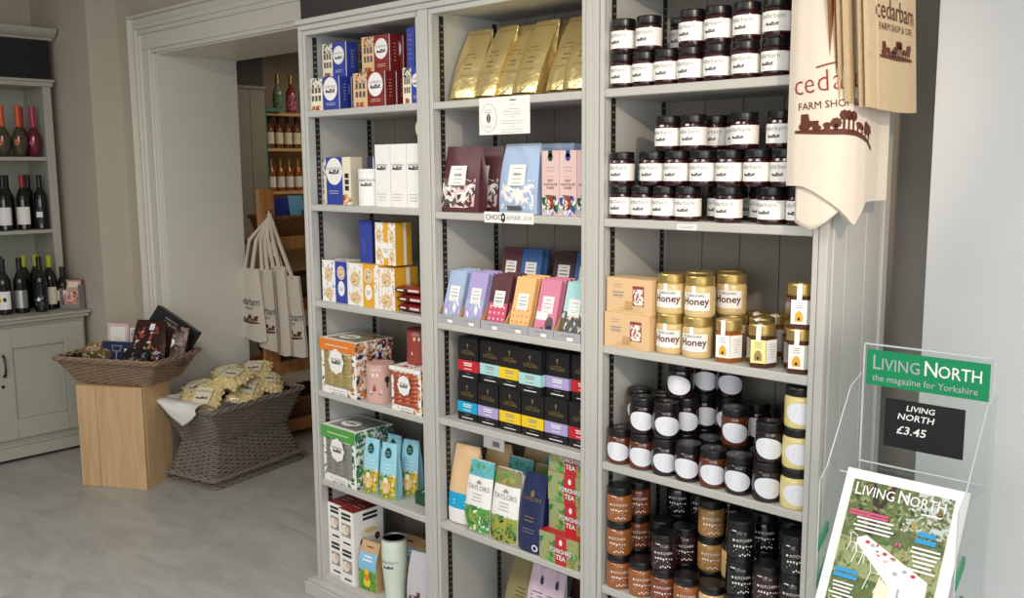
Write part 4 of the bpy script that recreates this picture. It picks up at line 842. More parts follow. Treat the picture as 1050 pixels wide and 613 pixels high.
def kraft_bag(label, x, y, rz, pic):
    t = thing('kraft_bag', label, 'paper bag', (x, y, z+.0003), rz, 'brown paper bags on the bottom shelf'); w, d, h = .088, .055, .178; m = MB()
    def F(u, v, o=0): k = max(0, (v-.11)/(h-.11)); return (u, -d/2*(1-k*.92)-o, v)
    m.grid(lambda a, b_: F((a-.5)*w, b_*h), 1, 12, 'kraft'); m.grid(lambda a, b_: (lambda p: (p[0], -p[1], p[2]))(F((.5-a)*w, b_*h)), 1, 12, 'kraft')
    for sg in (1, -1):
        def side(a, b_, sg=sg): p = F(sg*w/2, b_*h); q = (2*a-1)*sg; k = max(0, (p[2]-.06)/(h-.06)); return (p[0]-sg*.014*k*(1-q*q), -p[1]*q, p[2])
        m.grid(side, 2, 12, 'kraft')
    m.add([(-w/2, -d/2, 0), (w/2, -d/2, 0), (w/2, d/2, 0), (-w/2, d/2, 0)], [(3, 2, 1, 0)], 'kraft'); m.rect(F, -.015, .015, h*.885, h*.905, 'dark_gap', .001); m.build('bag_body', t)
    p = MB(); p.rect(F, -w*.47, w*.47, .004, h*.78, 'sky_blue', .0008, 1, 8); p.rect(F, -w*.47, w*.47, .004, h*.42, 'green', .0013, 1, 6); p.speckle(F, -w*.46, w*.46, .006, h*.44, ['green', 'leaf', 'moss'], 50, .02, 3, .0016); p.lines(F, 0, h*.70, .056, 2, .012, 'white', .0018, .005, 3)
    p.ell(F, 0, h*.20, .018, .018, 'bright_yellow', .0035); p.ell(F, 0, h*.32, .014, .016, 'orange', .0038); p.ell(F, 0, h*.42, .011, .012, 'bright_yellow', .0041); p.build('picture_panel', t)
kraft_bag('brown paper bag with yellow chick picture, at the front beside the white cup', .237, .048, .12, 1)
kraft_bag('brown paper bag just behind the front picture bag', .262, .118, .15, 0); kraft_bag('brown paper bag behind the white cup, left one', .30, .18, .2, 0); kraft_bag('brown paper bag with blue picture behind the white cup, right one', .385, .19, .25, 0)
cp = thing('travel_cup', 'tall off-white steel tumbler with small farm print on the bottom shelf', 'tumbler', (.358, .050, z))
MB().lathe([(.031, .0003), (.033, .004), (.044, .13), (.0445, .2), (.042, .224), (.0405, .2265), (.0395, .224), (.0395, .2), (.036, .12), (0, .12)], 'mint_cup', 40, mats=['mint_cup']*5+['silver']*4).build('cup_body', cp)
MB().lathe([(.0398, .221), (.0425, .2225), (.0425, .2275), (.0400, .2285), (.0398, .221)], 'silver', 40).build('rim', cp); m = MB(); F = CY(.0443, .35); m.text(F, 'cedarbarn', 0, .145, .018, 'grey_ink', .0012); m.motif(F, 0, .128, .038, 'ink', .0012); m.build('print', cp)
o = pouch('sweet_bag', .13, .07, .20, 'white_foil', 'sweet bag', lambda m, F, w, d, h: m.speckle(F, -w*.4, w*.4, 0, h*.35, ['maroon', 'brown_foil', 'rust'], 24, .03, 4, .001), seed=9); tag(o, 'shiny white foil sweet bag at the right end of the bottom shelf', 'sweet bag', loc=(.50, .07, z+.0005), rz=.2)

# ---------------------------------------------------------------- middle bookcase: coffee, chocolate, tea
B2 = PW; z = 1.785
def goldbag(i, x, y, rz, rx, lb, sc=1.0):
    def d_(m, F, w, d, h):
        m.lines(F, 0, h*.60, w*.5, 2, .012, 'olive_ink', .0012, .0022, 3); m.lines(F, 0, h*.45, w*.3, 2, .014, 'olive_ink', .0012, .003, 5); m.lines(F, 0, h*.30, w*.6, 1, .01, 'olive_ink', .0012, .0010); m.rect(F, -w*.46, w*.46, h*.925, h*.93, 'olive_ink', .001, 6)
    put('goldbag', lambda: pouch('coffee_bag', .098, .062, .232, 'gold_foil', 'coffee bag', d_, seed=4), 'gold foil coffee bag, '+lb, (x, y, z+.001), rz, rx, 0, 'gold coffee bags on the top shelf')
for i, (x, y, rz, rx, lb) in enumerate(((.735, .062, .15, -.36, 'leftmost in the front row'), (.828, .060, -.1, -.37, 'second from the left in the front row'), (.905, .072, .05, -.40, 'third from the left, slightly behind its neighbours'),
    (.990, .055, -.05, -.38, 'fourth from the left, the most prominent'), (1.115, .062, .0, -.38, 'fifth from the left'), (1.185, .050, .05, -.36, 'rightmost, partly behind the upright'), (.80, .130, .1, -.30, 'back row behind the two left bags'), (.94, .135, .0, -.30, 'back row behind the third and fourth bags'), (1.05, .128, .0, -.30, 'back row between the fourth and fifth bags'))): goldbag(i, x, y, rz, rx, lb)
m = MB(); m.box(-.098, .098, -.0008, .0008, -.104, 0, 'white'); F = lambda u, v, o=0: (u, -.0008-o, v)
for k, r in enumerate((.040, .0385)): m.ell(F, -.060, -.057, r*.82, r, 'grey_ink' if k == 0 else 'white', .0003+.0003*k, 36)
m.ell(F, -.060, -.058, .008, .0125, 'ink', .0008); m.rect(F, -.0608, -.0592, -.068, -.048, 'white', .0010); m.lines(F, -.06, -.036, .03, 2, .006, 'grey_ink', .0008, .0012); m.lines(F, -.06, -.080, .03, 2, .005, 'grey_ink', .0008, .0012)
m.lines(F, .035, -.012, .025, 1, .007, 'ink', .0006, .003)
for v, n in ((-.024, 1), (-.036, 3), (-.058, 1), (-.068, 2), (-.084, 1), (-.092, 2)): m.lines(F, .032, v, .085 if n > 1 else .03, n, .007, 'grey_ink', .0006, .0009, n)
o = m.build('shelf_card'); tag(o, 'white printed coffee card with round bean emblem hung on the shelf edge', 'shelf card', loc=(.948, .0028, 1.785))
z = 1.455
def dec_hot(pat, lab2):
    def d_(m, F, w, d, h):
        m.speckle(F, -w*.43, w*.43, h*.06, h*.5, ['white', 'pale_pink' if pat == 0 else 'white', 'white'], 42, .055, 12+pat, .0012); m.speckle(F, -w*.43, w*.43, h*.06, h*.5, ['maroon' if pat == 0 else 'pale_blue', 'taupe' if pat == 0 else 'pale_blue'], 40, .026, 5, .0024)
        m.rect(F, -w*.23, w*.21, h*.40, h*.70, 'white', .0038, 6, 4); m.lines(F, 0, h*.64, .045, 2, .016, 'grey_ink', .0044, .0016, 3); m.text(F, 'DARK' if pat == 0 else 'MILK', 0, h*.54, .012, 'ink', .0044); m.lines(F, 0, h*.49, .05, 3, .011, 'grey_ink', .0044, .0016, 4)
        m.rect(F, -w*.46, w*.46, h*.95, h*.955, 'taupe' if pat == 0 else 'white', .001, 6)
        if pat: m.rect(F, -w*.22, w*.16, h*.05, h*.11, 'taupe', .0040, 4)
    return d_
for i, (x, y, rz, lb) in enumerate(((.722, .055, .0, 'maroon drinking chocolate pouch at the front left'), (.758, .115, .0, 'maroon drinking chocolate pouch, second in line behind the front one'), (.795, .172, .0, 'maroon drinking chocolate pouch, third in line, in shadow'))):
    put('maroonp', lambda: pouch('chocolate_pouch', .165, .055, .197, 'maroon', 'chocolate pouch', dec_hot(0, 0), seed=14), lb, (x, y, z+.0005), rz, -.05, group='maroon chocolate pouches')
for i, (x, y, lb) in enumerate(((.965, .055, 'pale blue drinking chocolate pouch at the front'), (1.03, .125, 'pale blue drinking chocolate pouch behind the front one'), (1.10, .18, 'pale blue drinking chocolate pouch at the back behind the pink cartons'))):
    put('bluep', lambda: pouch('chocolate_pouch', .145, .052, .200, 'pale_blue', 'chocolate pouch', dec_hot(1, 0), seed=15, side='pale_blue'), lb, (x, y, z+.0005), 0, -.05, group='pale blue chocolate pouches')
def dec_fl(c):
    def d_(m, F, R, T, w, d, h):
        m.ell(F, 0, h*.90, .009, .011, c, .0008); m.rect(F, -.007, .007, h*.9, h, c, .0008); m.lines(F, 0, h*.74, .034, 2, .009, 'grey_ink', .0008, .0011); m.lines(F, 0, h*.6, .028, 2, .008, 'grey_ink', .0008, .001)
        for k, s_ in enumerate(('HOT', 'CHOCOLATE', 'FLAKES')): m.text(F, s_, 0, h*.52-k*.0095, .0085, 'brown_ink', .0008, .01)
        m.speckle(F, -w*.48, w*.48, .002, h*.32, [c, 'leaf', 'white', 'pale_blue'], 34, .026, 6, .0008); m.ell(F, 0, h*.2, .013, .02, 'rust', .002); m.speckle(F, -.01, .01, h*.1, h*.28, ['brown_ink', 'cream'], 7, .014, 4, .0024)
    return d_
for i, (x, c, lb) in enumerate(((1.092, 'dark_green', 'left of three, green tab'), (1.155, 'blue', 'middle of three, blue tab'), (1.218, 'dark_green', 'right of three, cut by the upright'))):
    o = carton('flakes_carton', .0615, .06, .178, 'pale_pink', 'carton', dec_fl(c)); tag(o, 'pale pink chocolate flakes carton, '+lb, 'carton', 'pink flakes cartons', (x, .065, z))
m = MB(); m.box(-.096, .096, -.0008, .0008, -.0155, .0155, 'white'); F = lambda u, v, o=0: (u, -.0008-o, v); m.text(F, 'CHOC', -.058, -.007, .022, 'ink', .0006); m.ell(F, -.020, 0, .0085, .0135, 'ink', .0006); m.ell(F, -.020, .001, .003, .005, 'white', .0009); m.text(F, 'AFFAIR', .021, -.006, .0185, 'grey_ink', .0006); m.text(F, '£7.49', .075, -.005, .015, 'grey_ink', .0006)
o = m.build('price_strip'); tag(o, 'white shelf-edge strip reading CHOC AFFAIR on the middle bookcase', 'shelf label', loc=(.962, .0028, 1.446))
# chocolate bars in sloping trays
z = 1.113
def bar_dec(c1, c2, style):
    def d_(m, w, t, h):
        F = lambda u, v, o=0: (u, -o, v)
        m.rect(F, -w/2, w/2, 0, h*.48, c2, .0004)
        if style == 0: m.speckle(F, -w/2, w/2, 0, h*.48, ['lilac', 'white', 'pale_blue'], 26, .035, 3)
        if style == 1:
            for i in range(4):
                for j in range(4): m.ell(F, -w*.36+i*w*.24, h*.07+j*h*.11, .003, .004, 'cream' if c2 != 'peach' else 'orange', .0008, 8)
        if style == 2: m.poly(F, [(-w*.3, 0), (w*.0, 0), (w*.05, h*.1), (-w*.1, h*.17), (-w*.3, h*.1)], 'bright_red', .0008); m.ell(F, w*.22, h*.22, w*.2, h*.13, 'taupe', .001); m.ell(F, w*.26, h*.13, w*.15, h*.07, 'navy', .0012); m.rect(F, -w*.46, w*.1, h*.28, h*.42, 'white', .0008)
        if style == 3: m.speckle(F, -w/2, w/2, 0, h*.48, ['cream', 'aqua'], 26, .016, 3)
        m.rect(F, -w*.26, w*.30, h*.40, h*.70, 'white', .0014); m.lines(F, w*.02, h*.63, w*.34, 1, .01, 'grey_ink', .0018, .002); m.lines(F, w*.02, h*.56, w*.42, 2, .010, c1 if c1 not in ('peach', 'pale_blue') else 'grey_ink', .0018, .0025, 2); m.lines(F, w*.02, h*.47, w*.36, 2, .008, 'grey_ink', .0018, .0012, 5)
    return d_
def bar(c1, c2, style, w=.074, t=.010, h=.162):
    m = MB(); m.box(-w/2, w/2, 0, t, 0, h, c1); bar_dec(c1, c2, style)(m, w, t, h); return tag(m.build('chocolate_bar', None, .001), '', 'chocolate bar')
TR = ((.698, 'pale_blue', 'lilac', 0, 'pale blue and lilac'), (.792, 'lilac', 'lilac', 0, 'lilac'), (.890, 'maroon', 'hot_pink', 1, 'maroon and pink'), (.984, 'peach', 'peach', 1, 'peach'), (1.080, 'pink', 'pink', 2, 'pink with dark oval'), (1.176, 'aqua', 'taupe', 3, 'pale green and brown'))
for i, (x, c1, c2, st_, nm) in enumerate(TR):
    t = thing('bar_tray', 'grey-lipped cardboard tray holding the %s chocolate bars' % nm, 'tray', (x, .008, z), group='cardboard chocolate trays')
    m = MB(); w = .0465; m.box(-w, w, 0, .150, .0004, .003, 'cardboard')
    side = [(0, 0), (.150, 0), (.150, .14), (.11, .155), (.0, .024)]
    for sx in (-1, 1): m.prism(side, lambda a, b_: (sx*w, a, b_+.0004), lambda a, b_: (sx*(w-.002), a, b_+.0004), 'cardboard')
    m.box(-w, w, .148, .150, 0.0004, .14, 'cardboard'); m.build('tray_body', t)
    m = MB(); m.box(-w-.0005, w+.0005, -.0025, 0, .0004, .026, 'silver_card'); F = lambda u, v, o=0: (u, -.0025-o, v); m.lines(F, 0, .015, .05, 1, .01, 'grey_ink', .0006, .0025); m.rect(F, .0, .022, .003, .013, 'white', .0009); m.build('front_lip', t)
    for j in range(4):
        put('bar%d' % i, lambda: bar(c1, c2, st_), '%s chocolate bar, %s in its tray' % (nm, ('front one', 'second from the front', 'third from the front', 'fourth from the front')[j]), (x+.002*j, .013+.0165*j, z+.004+.001*j), 0, -.27, 0, '%s chocolate bars' % nm)
rs = thing('display_riser', 'card riser lifting the back row of chocolate bars', 'riser', (.95, .20, z)); MB().box(-.20, .26, -.035, .08, .0004, .092, 'cardboard').build('riser_body', rs, .002); MB().box(-.20, .26, -.038, -.0355, .0004, .125, 'acrylic').build('clear_front', rs)
for i, (x, c, nm) in enumerate(((.797, 'maroon', 'maroon'), (.880, 'blue_bar', 'blue'), (1.012, 'choc_bar', 'dark brown'), (1.095, 'blue_bar', 'right-hand blue'))):
    for j in range(2):
        put('rbar'+c, lambda: bar(c, c, 9, .080, .012, .135), '%s chocolate bar on the riser, %s' % (nm, ('front of pair', 'back of pair')[j]), (x+.004*j, .172+.02*j, z+.094), 0, -.2, 0, 'chocolate bars on the riser')
# tea cartons
z = .807
def dec_tea(c):
    def d_(m, F, R, T, w, d, h):
        m.rect(F, -w/2, w/2, h*.20, h*.46, c); cc = 'white' if c not in ('aqua', 'bright_yellow') else 'grey_ink'
        m.lines(F, 0, h*.38, w*.62, 2, h*.05, cc, .0009, .0034, 4); m.lines(F, 0, h*.25, w*.4, 1, .01, cc, .0009, .0022); m.text(F, 'TAYLORS', 0, h*.60, .0135, 'gold', .0009); m.lines(F, 0, h*.69, w*.4, 1, .01, 'gold', .0009, .0012); m.ell(F, 0, h*.83, .0035, .005, 'gold', .0009, 10); m.rect(F, -.001, .001, h*.74, h*.82, 'gold', .0009)
        m.lines(F, 0, h*.14, w*.3, 1, .01, 'grey_ink', .0009, .0012); m.lines(F, 0, h*.06, w*.6, 1, .01, 'white', .0009, .0026)
        m.rect(R, 0, d, h*.20, h*.46, c); m.text(R, 'TAYLORS', d/2, h*.6, .012, 'gold', .0009)
    return d_
cols = {'cyan': 'cyan', 'lilac': 'lilac', 'bright_yellow': 'yellow', 'bright_red': 'red', 'aqua': 'pale aqua'}
TX = (.750, .840, .932, 1.022, 1.112, 1.202)
for row, (zz, seq) in enumerate(((z, ('cyan', 'lilac', 'bright_yellow', 'bright_yellow', 'lilac', 'bright_red')), (z+.1315, ('bright_red', 'aqua', 'bright_yellow', 'aqua', 'lilac', 'bright_red')))):
    for i, c in enumerate(seq):
        dx = 0 if row == 0 else (.005, .004, -.004, .002, .0, .0)[i]; dy = 0 if row == 0 else (0, .006, .004, -.012, .006, .012)[i]
        put('tea'+c, lambda: carton('tea_carton', .0855, .10, .131, 'black', 'tea carton', dec_tea(c), .002), 'black tea carton with %s band, %s from the left in the %s row' % (cols[c], ORD[i], ('lower', 'upper')[row]), (TX[i]+dx, .085+dy, zz), group='black tea cartons')
# coffee and tea bags
z = .462
def dec_kr(m, F, w, d, h): m.rect(F, -w*.48, w*.48, .002, h*.20, 'white', .001, 6, 3); m.rect(F, -w*.48, w*.48, h*.20, h*.40, 'cyan', .0012, 6, 3); m.lines(F, 0, h*.3, w*.5, 2, .01, 'white', .0016, .003)
for i, (x, y, rz, lb) in enumerate(((.713, .060, .1, 'brown kraft coffee bag with blue band at the far left'), (.765, .15, .0, 'brown kraft bag at the back, second from the left'), (.855, .235, .0, 'brown kraft bag at the back, below the hanging card'))):
    put('kraftb', lambda: pouch('coffee_bag', .108, .075, .250, 'kraft_light', 'coffee bag', dec_kr, seed=22), lb, (x, y, z+.0005), rz, -.06, group='kraft coffee bags')
def dec_wg(c, top):
    def d_(m, F, w, d, h):
        m.rect(F, -w*.5, w*.5, h*.78, h*.995, top, .0008, 8, 4); m.rect(F, -w*.49, w*.49, .002, h*.36, c, .0010, 8, 4); m.speckle(F, -w*.48, w*.48, .004, h*.38, [c, 'leaf', 'moss', 'white' if c != 'moss' else 'brown_foil'], 34, .035, 6, .0018); m.speckle(F, -w*.48, w*.48, h*.80, h*.98, [top, 'green', 'teal_blue' if top != 'olive' else 'moss'], 22, .03, 8, .0018)
        m.text(F, 'TAYLORS', 0, h*.60, .021, 'grey_ink', .0022); m.rect(F, -.010, .010, h*.685, h*.71, 'grey_ink', .0022); m.rect(F, -.006, .006, h*.71, h*.73, 'grey_ink', .0022); m.lines(F, 0, h*.54, .055, 3, .010, 'grey_ink', .0022, .0018, 4)
    return d_
for i, (x, y, c, top, lb) in enumerate(((.800, .044, 'green', 'teal_blue', 'white coffee bag with green fields and turquoise top, front row'), (.918, .040, 'moss', 'olive', 'white coffee bag with olive fields, front row centre'), (.870, .145, 'green', 'teal_blue', 'white coffee bag with turquoise top, second row left'), (.985, .14, 'moss', 'olive', 'white coffee bag with olive top, second row right'), (.96, .215, 'green', 'teal_blue', 'white coffee bag with turquoise top, third row'))):
    put('wg'+c, lambda: pouch('coffee_bag', .104, .068, .222, 'white', 'coffee bag', dec_wg(c, top), seed=31, side='white' if c == 'moss' else 'green'), lb, (x, y, z+.0005), .05, -.05, group='white coffee bags')
def dec_nb(m, F, w, d, h): m.text(F, 'TAYLORS', 0, h*.66, .0165, 'gold', .0014); m.ell(F, 0, h*.75, .008, .01, 'gold', .0014, 12); m.lines(F, 0, h*.45, .04, 2, .011, 'gold', .0014, .003, 2); m.lines(F, 0, h*.3, .05, 2, .009, 'grey_ink', .0014, .0014); m.ell(F, .026, h*.08, .010, .011, 'white', .002, 14); m.ell(F, .026, h*.08, .006, .007, 'navy', .0024, 12)
for i, (x, y, lb) in enumerate(((1.025, .040, 'navy foil coffee bag at the front beside the tea boxes'), (1.045, .125, 'navy foil coffee bag behind the front navy one'))):
    put('navyb', lambda: pouch('coffee_bag', .092, .068, .232, 'navy', 'coffee bag', dec_nb, seed=41), lb, (x, y, z+.0005), .0, -.05, group='navy coffee bags')
o = pouch('coffee_bag', .12, .06, .28, 'green', 'coffee bag', lambda m, F, w, d, h: m.rect(F, -w*.3, w*.3, h*.5, h*.6, 'white', .001, 4), seed=44); tag(o, 'green coffee bag at the very back, its top showing below the shelf', 'coffee bag', loc=(.985, .262, z+.0005), rx=-.0)
def dec_yt(m, F, R, T, w, d, h):
    m.rect(F, -w/2, w/2, 0, h, 'tea_field'); m.speckle(F, -w/2, w/2, 0, h*.85, ['moss', 'green', 'tea_field', 'leaf', 'olive'], 46, .03, 3); m.rect(F, -.012, .030, 0, h, 'bright_red', .0012); m.rect(R, 0, d, 0, h, 'tea_field'); m.speckle(R, 0, d, 0, h, ['moss', 'green', 'cream'], 40, .03, 5)
    m.text(F, 'YORKSHIRE', .010, h*.40, .0180, 'ink', .0016, .05, .85); m.text(F, 'YORKSHIRE', .009, h*.41, .0180, 'white', .0021, .022, .85); m.text(F, 'TEA', .010, h*.17, .0200, 'ink', .0016, .05); m.text(F, 'TEA', .009, h*.18, .0200, 'white', .0021, .022); m.ell(F, .009, h*.78, .006, .009, 'white', .0018, 12); m.rect(T, -w/2, w/2, -d/2, d/2, 'bright_red')
for i in range(4):
    put('yt', lambda: carton('tea_box', .145, .085, .0865, 'tea_field', 'tea box', dec_yt), 'green countryside tea box with red stripe, %s of the stack of four' % ('bottom, pushed forward', 'second from bottom', 'third from bottom', 'top')[i], (1.150+(.004 if i else -.004), .078-(.030 if i == 0 else 0)+.004*(i % 2), z+.0868*i), group='stacked tea boxes')
m = MB(); m.box(-.045, .045, -.001, .001, -.075, 0, 'white'); F = lambda u, v, o=0: (u, -.001-o, v)
for i in range(9): m.rect(F, -.005+i*.0035, -.0035+i*.0035+.0006*(i % 3), -.065, -.048, 'ink', .0006)
m.lines(F, 0, -.02, .05, 2, .012, 'grey_ink', .0006, .0018)
o = m.build('shelf_card'); tag(o, 'white card with barcode hanging under the shelf above the coffee bags', 'shelf card', loc=(.80, .10, .7848))
z = .09
o = pouch('coffee_bag', .13, .085, .30, 'olive', 'coffee bag', lambda m, F, w, d, h: (m.lines(F, 0, h*.62, .05, 4, .012, 'ink', .0014, .002, 3),), seed=51); tag(o, 'olive foil bag leaning back on the bottom shelf of the middle bookcase', 'coffee bag', loc=(.905, .10, z+.001), rx=-.2, rz=.0)
def dec_pp(m, F, w, d, h): m.ell(F, .01, h*.86, .008, .014, 'navy', .0014); m.lines(F, 0, h*.72, .06, 4, .011, 'maroon', .0014, .0024, 3); m.speckle(F, -w*.4, w*.4, 0, h*.35, ['white', 'pink'], 20, .03, 4, .001)
for i, x in enumerate((.985, 1.045)):
    put('pkbag', lambda: pouch('chocolate_pouch', .082, .05, .285, 'pale_lilac', 'chocolate pouch', dec_pp, seed=53), 'pale pink pouch with blue tab on the bottom shelf, %s of two' % ('left', 'right')[i], (x, .075, z+.001), 0, -.16, group='pale pink pouches on the bottom shelf')
o = pouch('chocolate_pouch', .12, .06, .27, 'maroon', 'chocolate pouch', None, seed=55); tag(o, 'plum-coloured pouch behind the pale pink ones on the bottom shelf', 'chocolate pouch', loc=(1.11, .165, z+.001), rx=-.1)
o = pouch('coffee_bag', .11, .08, .235, 'teal_blue', 'coffee bag', lambda m, F, w, d, h: (m.speckle(F, -w*.46, w*.46, h*.1, h*.95, ['black', 'dark_green', 'white', 'orange'], 36, .03, 4, .001),), seed=57); tag(o, 'turquoise and black patterned bag at the right end of the bottom shelf', 'coffee bag', loc=(1.165, .065, z+.001), rx=-.1)

# ---------------------------------------------------------------- right bookcase: jars
JX = (1.335, 1.402, 1.468, 1.536, 1.608, 1.683, 1.758, 1.832)
GJ = 'jam jars with the white farm label'
def jam(x, y, z, label): put('jam', lambda: jar('jam'), label, (x, y, z), (random.random()-.5)*.35, group=GJ)
z = 1.785
for i, x in enumerate(JX): jam(x, .038, z, 'jam jar, %s from left in the lower row of the right bookcase top shelf' % ORD[i])
for i, x in enumerate((1.335, 1.412)): jam(x, .039, z+.0855, 'jam jar, %s one of the pair stacked at the left of the jam top shelf' % ('left', 'right')[i])
for i, x in enumerate((1.538, 1.609, 1.684, 1.759, 1.832)): jam(x, .038, z+.0855, 'jam jar, %s right of the gap in the upper row of the jam top shelf' % ORD[i])
for i, x in enumerate((1.44, 1.51)): jam(x, .125, z, '%s-hand jam jar in the second row, seen through the top shelf gap' % ('left', 'right')[i]); jam(x+.01, .13, z+.0855, '%s-hand stacked jam jar in the second row, behind the top shelf gap' % ('left', 'right')[i])
z = 1.455
for i, (x, y) in enumerate(((1.335, .038), (1.402, .038), (1.468, .038), (1.536, .036), (1.648, .038), (1.762, .034), (1.832, .036))): jam(x, y, z, 'jam jar, %s from left in the bottom front row of the second jam shelf' % ORD[i])
for i, (x, y) in enumerate(((1.59, .098), (1.705, .098), (1.82, .105))): jam(x, y, z, 'jam jar set back between bottom front jars, %s of three on second jam shelf' % ORD[i])
for i, (x, y) in enumerate(((1.335, .038), (1.43, .038), (1.502, .038), (1.575, .040), (1.648, .038), (1.720, .040), (1.789, .038))): jam(x, y, z+.0855, 'jam jar, %s from left in the middle front row of the second jam shelf' % ORD[i])
jam(1.385, .100, z, 'jam jar in the second row at bottom left of the second shelf'); jam(1.380, .100, z+.0855, 'jam jar set back behind the first two of the middle row, second shelf')
for i, (x, y) in enumerate(((1.466, .05), (1.540, .05), (1.678, .05), (1.770, .05))): jam(x, y, z+.171, 'jam jar, %s from left in the top front row of the second jam shelf' % ORD[i])
for i, (x, y) in enumerate(((1.555, .125), (1.625, .12), (1.735, .125))): jam(x, y, z+.171, 'jam jar set back in the top row, %s of three on second jam shelf' % ORD[i]); jam(x, y, z+.0855, 'jam jar set back behind the middle row, %s of three on second jam shelf' % ORD[i]); jam(x+.005, y+.045, z, 'jam jar at the very back of the second jam shelf, %s of three' % ORD[i])
o = MB(); o.box(-.028, .028, -.0006, .0006, -.007, .007, 'white'); o.lines(lambda u, v, k=0: (u, -.0006-k, v), 0, .001, .045, 2, .004, 'grey_ink', .0005, .0014); o = o.build('price_strip'); tag(o, 'small white price strip on the edge of the right bookcase second shelf', 'shelf label', loc=(1.555, .0028, 1.442))
# honey
z = 1.120
def dec_hb(m, F, R, T, w, d, h):
    m.rect(F, w*.08, w*.33, h*.24, h*.80, 'rust', .0006); m.speckle(F, w*.09, w*.32, h*.26, h*.72, ['white', 'cream', 'pale_lilac'], 26, .018, 3, .0010); m.lines(F, -w*.26, h*.80, .03, 2, .006, 'grey_ink', .0006, .0012); m.lines(F, -w*.24, h*.57, .05, 2, h*.08, 'grey_ink', .0006, .0035, 4); m.lines(F, -w*.25, h*.45, .035, 1, .01, 'grey_ink', .0006, .0014)
    for i in range(4): m.lines(F, .0, h*(.06+.045*i), .11-.02*i, 1, .01, 'cardboard', .0006, .001, i)
    for i in range(5): m.rect(F, -.012+.0*i, .012, h*(.12+.05*i), h*(.15+.05*i), 'cardboard', .0007+.0001*i)
for i, (x, y) in enumerate(((1.378, .034), (1.382, .038))): put('hbox', lambda: carton('honeycomb_box', .142, .06, .0915, 'kraft_light', 'box', dec_hb, .002), 'pale kraft honeycomb box with small window, %s of two' % ('lower', 'upper')[i], (x, y, z+.0917*i), group='honeycomb boxes')
H = lambda: jar('honey_cream', .0375, .101, 'gold', 'honey', .022)
for x, y, k, lb in ((1.490, .042, 0, 'bottom left of the four at the front'), (1.569, .040, 0, 'bottom right of the four at the front'), (1.490, .042, 1, 'top left of the four at the front'), (1.572, .042, 1, 'top right of the four at the front'), (1.520, .125, 0, 'in the back row, lower left'), (1.520, .125, 1, 'in the back row, upper left'), (1.615, .128, 0, 'in the back row, lower right'), (1.610, .128, 1.17, 'in the back row, raised on the right'), (1.56, .21, 0, 'at the very back, lower'), (1.56, .21, 1, 'at the very back, upper')):
    if k == 1.17:
        k = 1
    put('honey', H, 'cream honey jar with gold lid, '+lb, (x, y, z+.1012*k), .12, group='cream honey jars')
for key, b_, lab, x, y, zz, rz, lb in (('hx1', 'honey', 'paper', 1.652, .045, z, .1, 'amber hexagonal honey jar with white label at the front'), ('hx2', 'honey_dark', 'yellow_label', 1.742, .042, z, .25, 'dark hexagonal honey jar with pale yellow label at the front'), ('hx3', 'honey_dark', 'paper', 1.838, .040, z, .25, 'dark hexagonal honey jar with beehive label, bottom right by the upright'),
    ('hx3', 0, 0, 1.838, .042, z+.1025, .3, 'dark hexagonal honey jar with beehive label stacked by the right upright'), ('hx3', 0, 0, 1.70, .12, z, .1, 'dark hexagonal honey jar behind the amber one'), ('hx3', 0, 0, 1.80, .105, z, .2, 'dark hexagonal honey jar behind the yellow-labelled one'), ('hx1', 0, 0, 1.785, .185, z, .0, 'amber hexagonal honey jar in the back row, right'), ('hx1', 0, 0, 1.70, .20, z, .2, 'amber hexagonal honey jar in the back row, centre'), ('hx3', 0, 0, 1.645, .20, z, .3, 'dark hexagonal honey jar in the back row beside the cream jars')):
    put(key, lambda: hexjar(b_, lab), lb, (x, y, zz), rz, group='hexagonal honey jars')
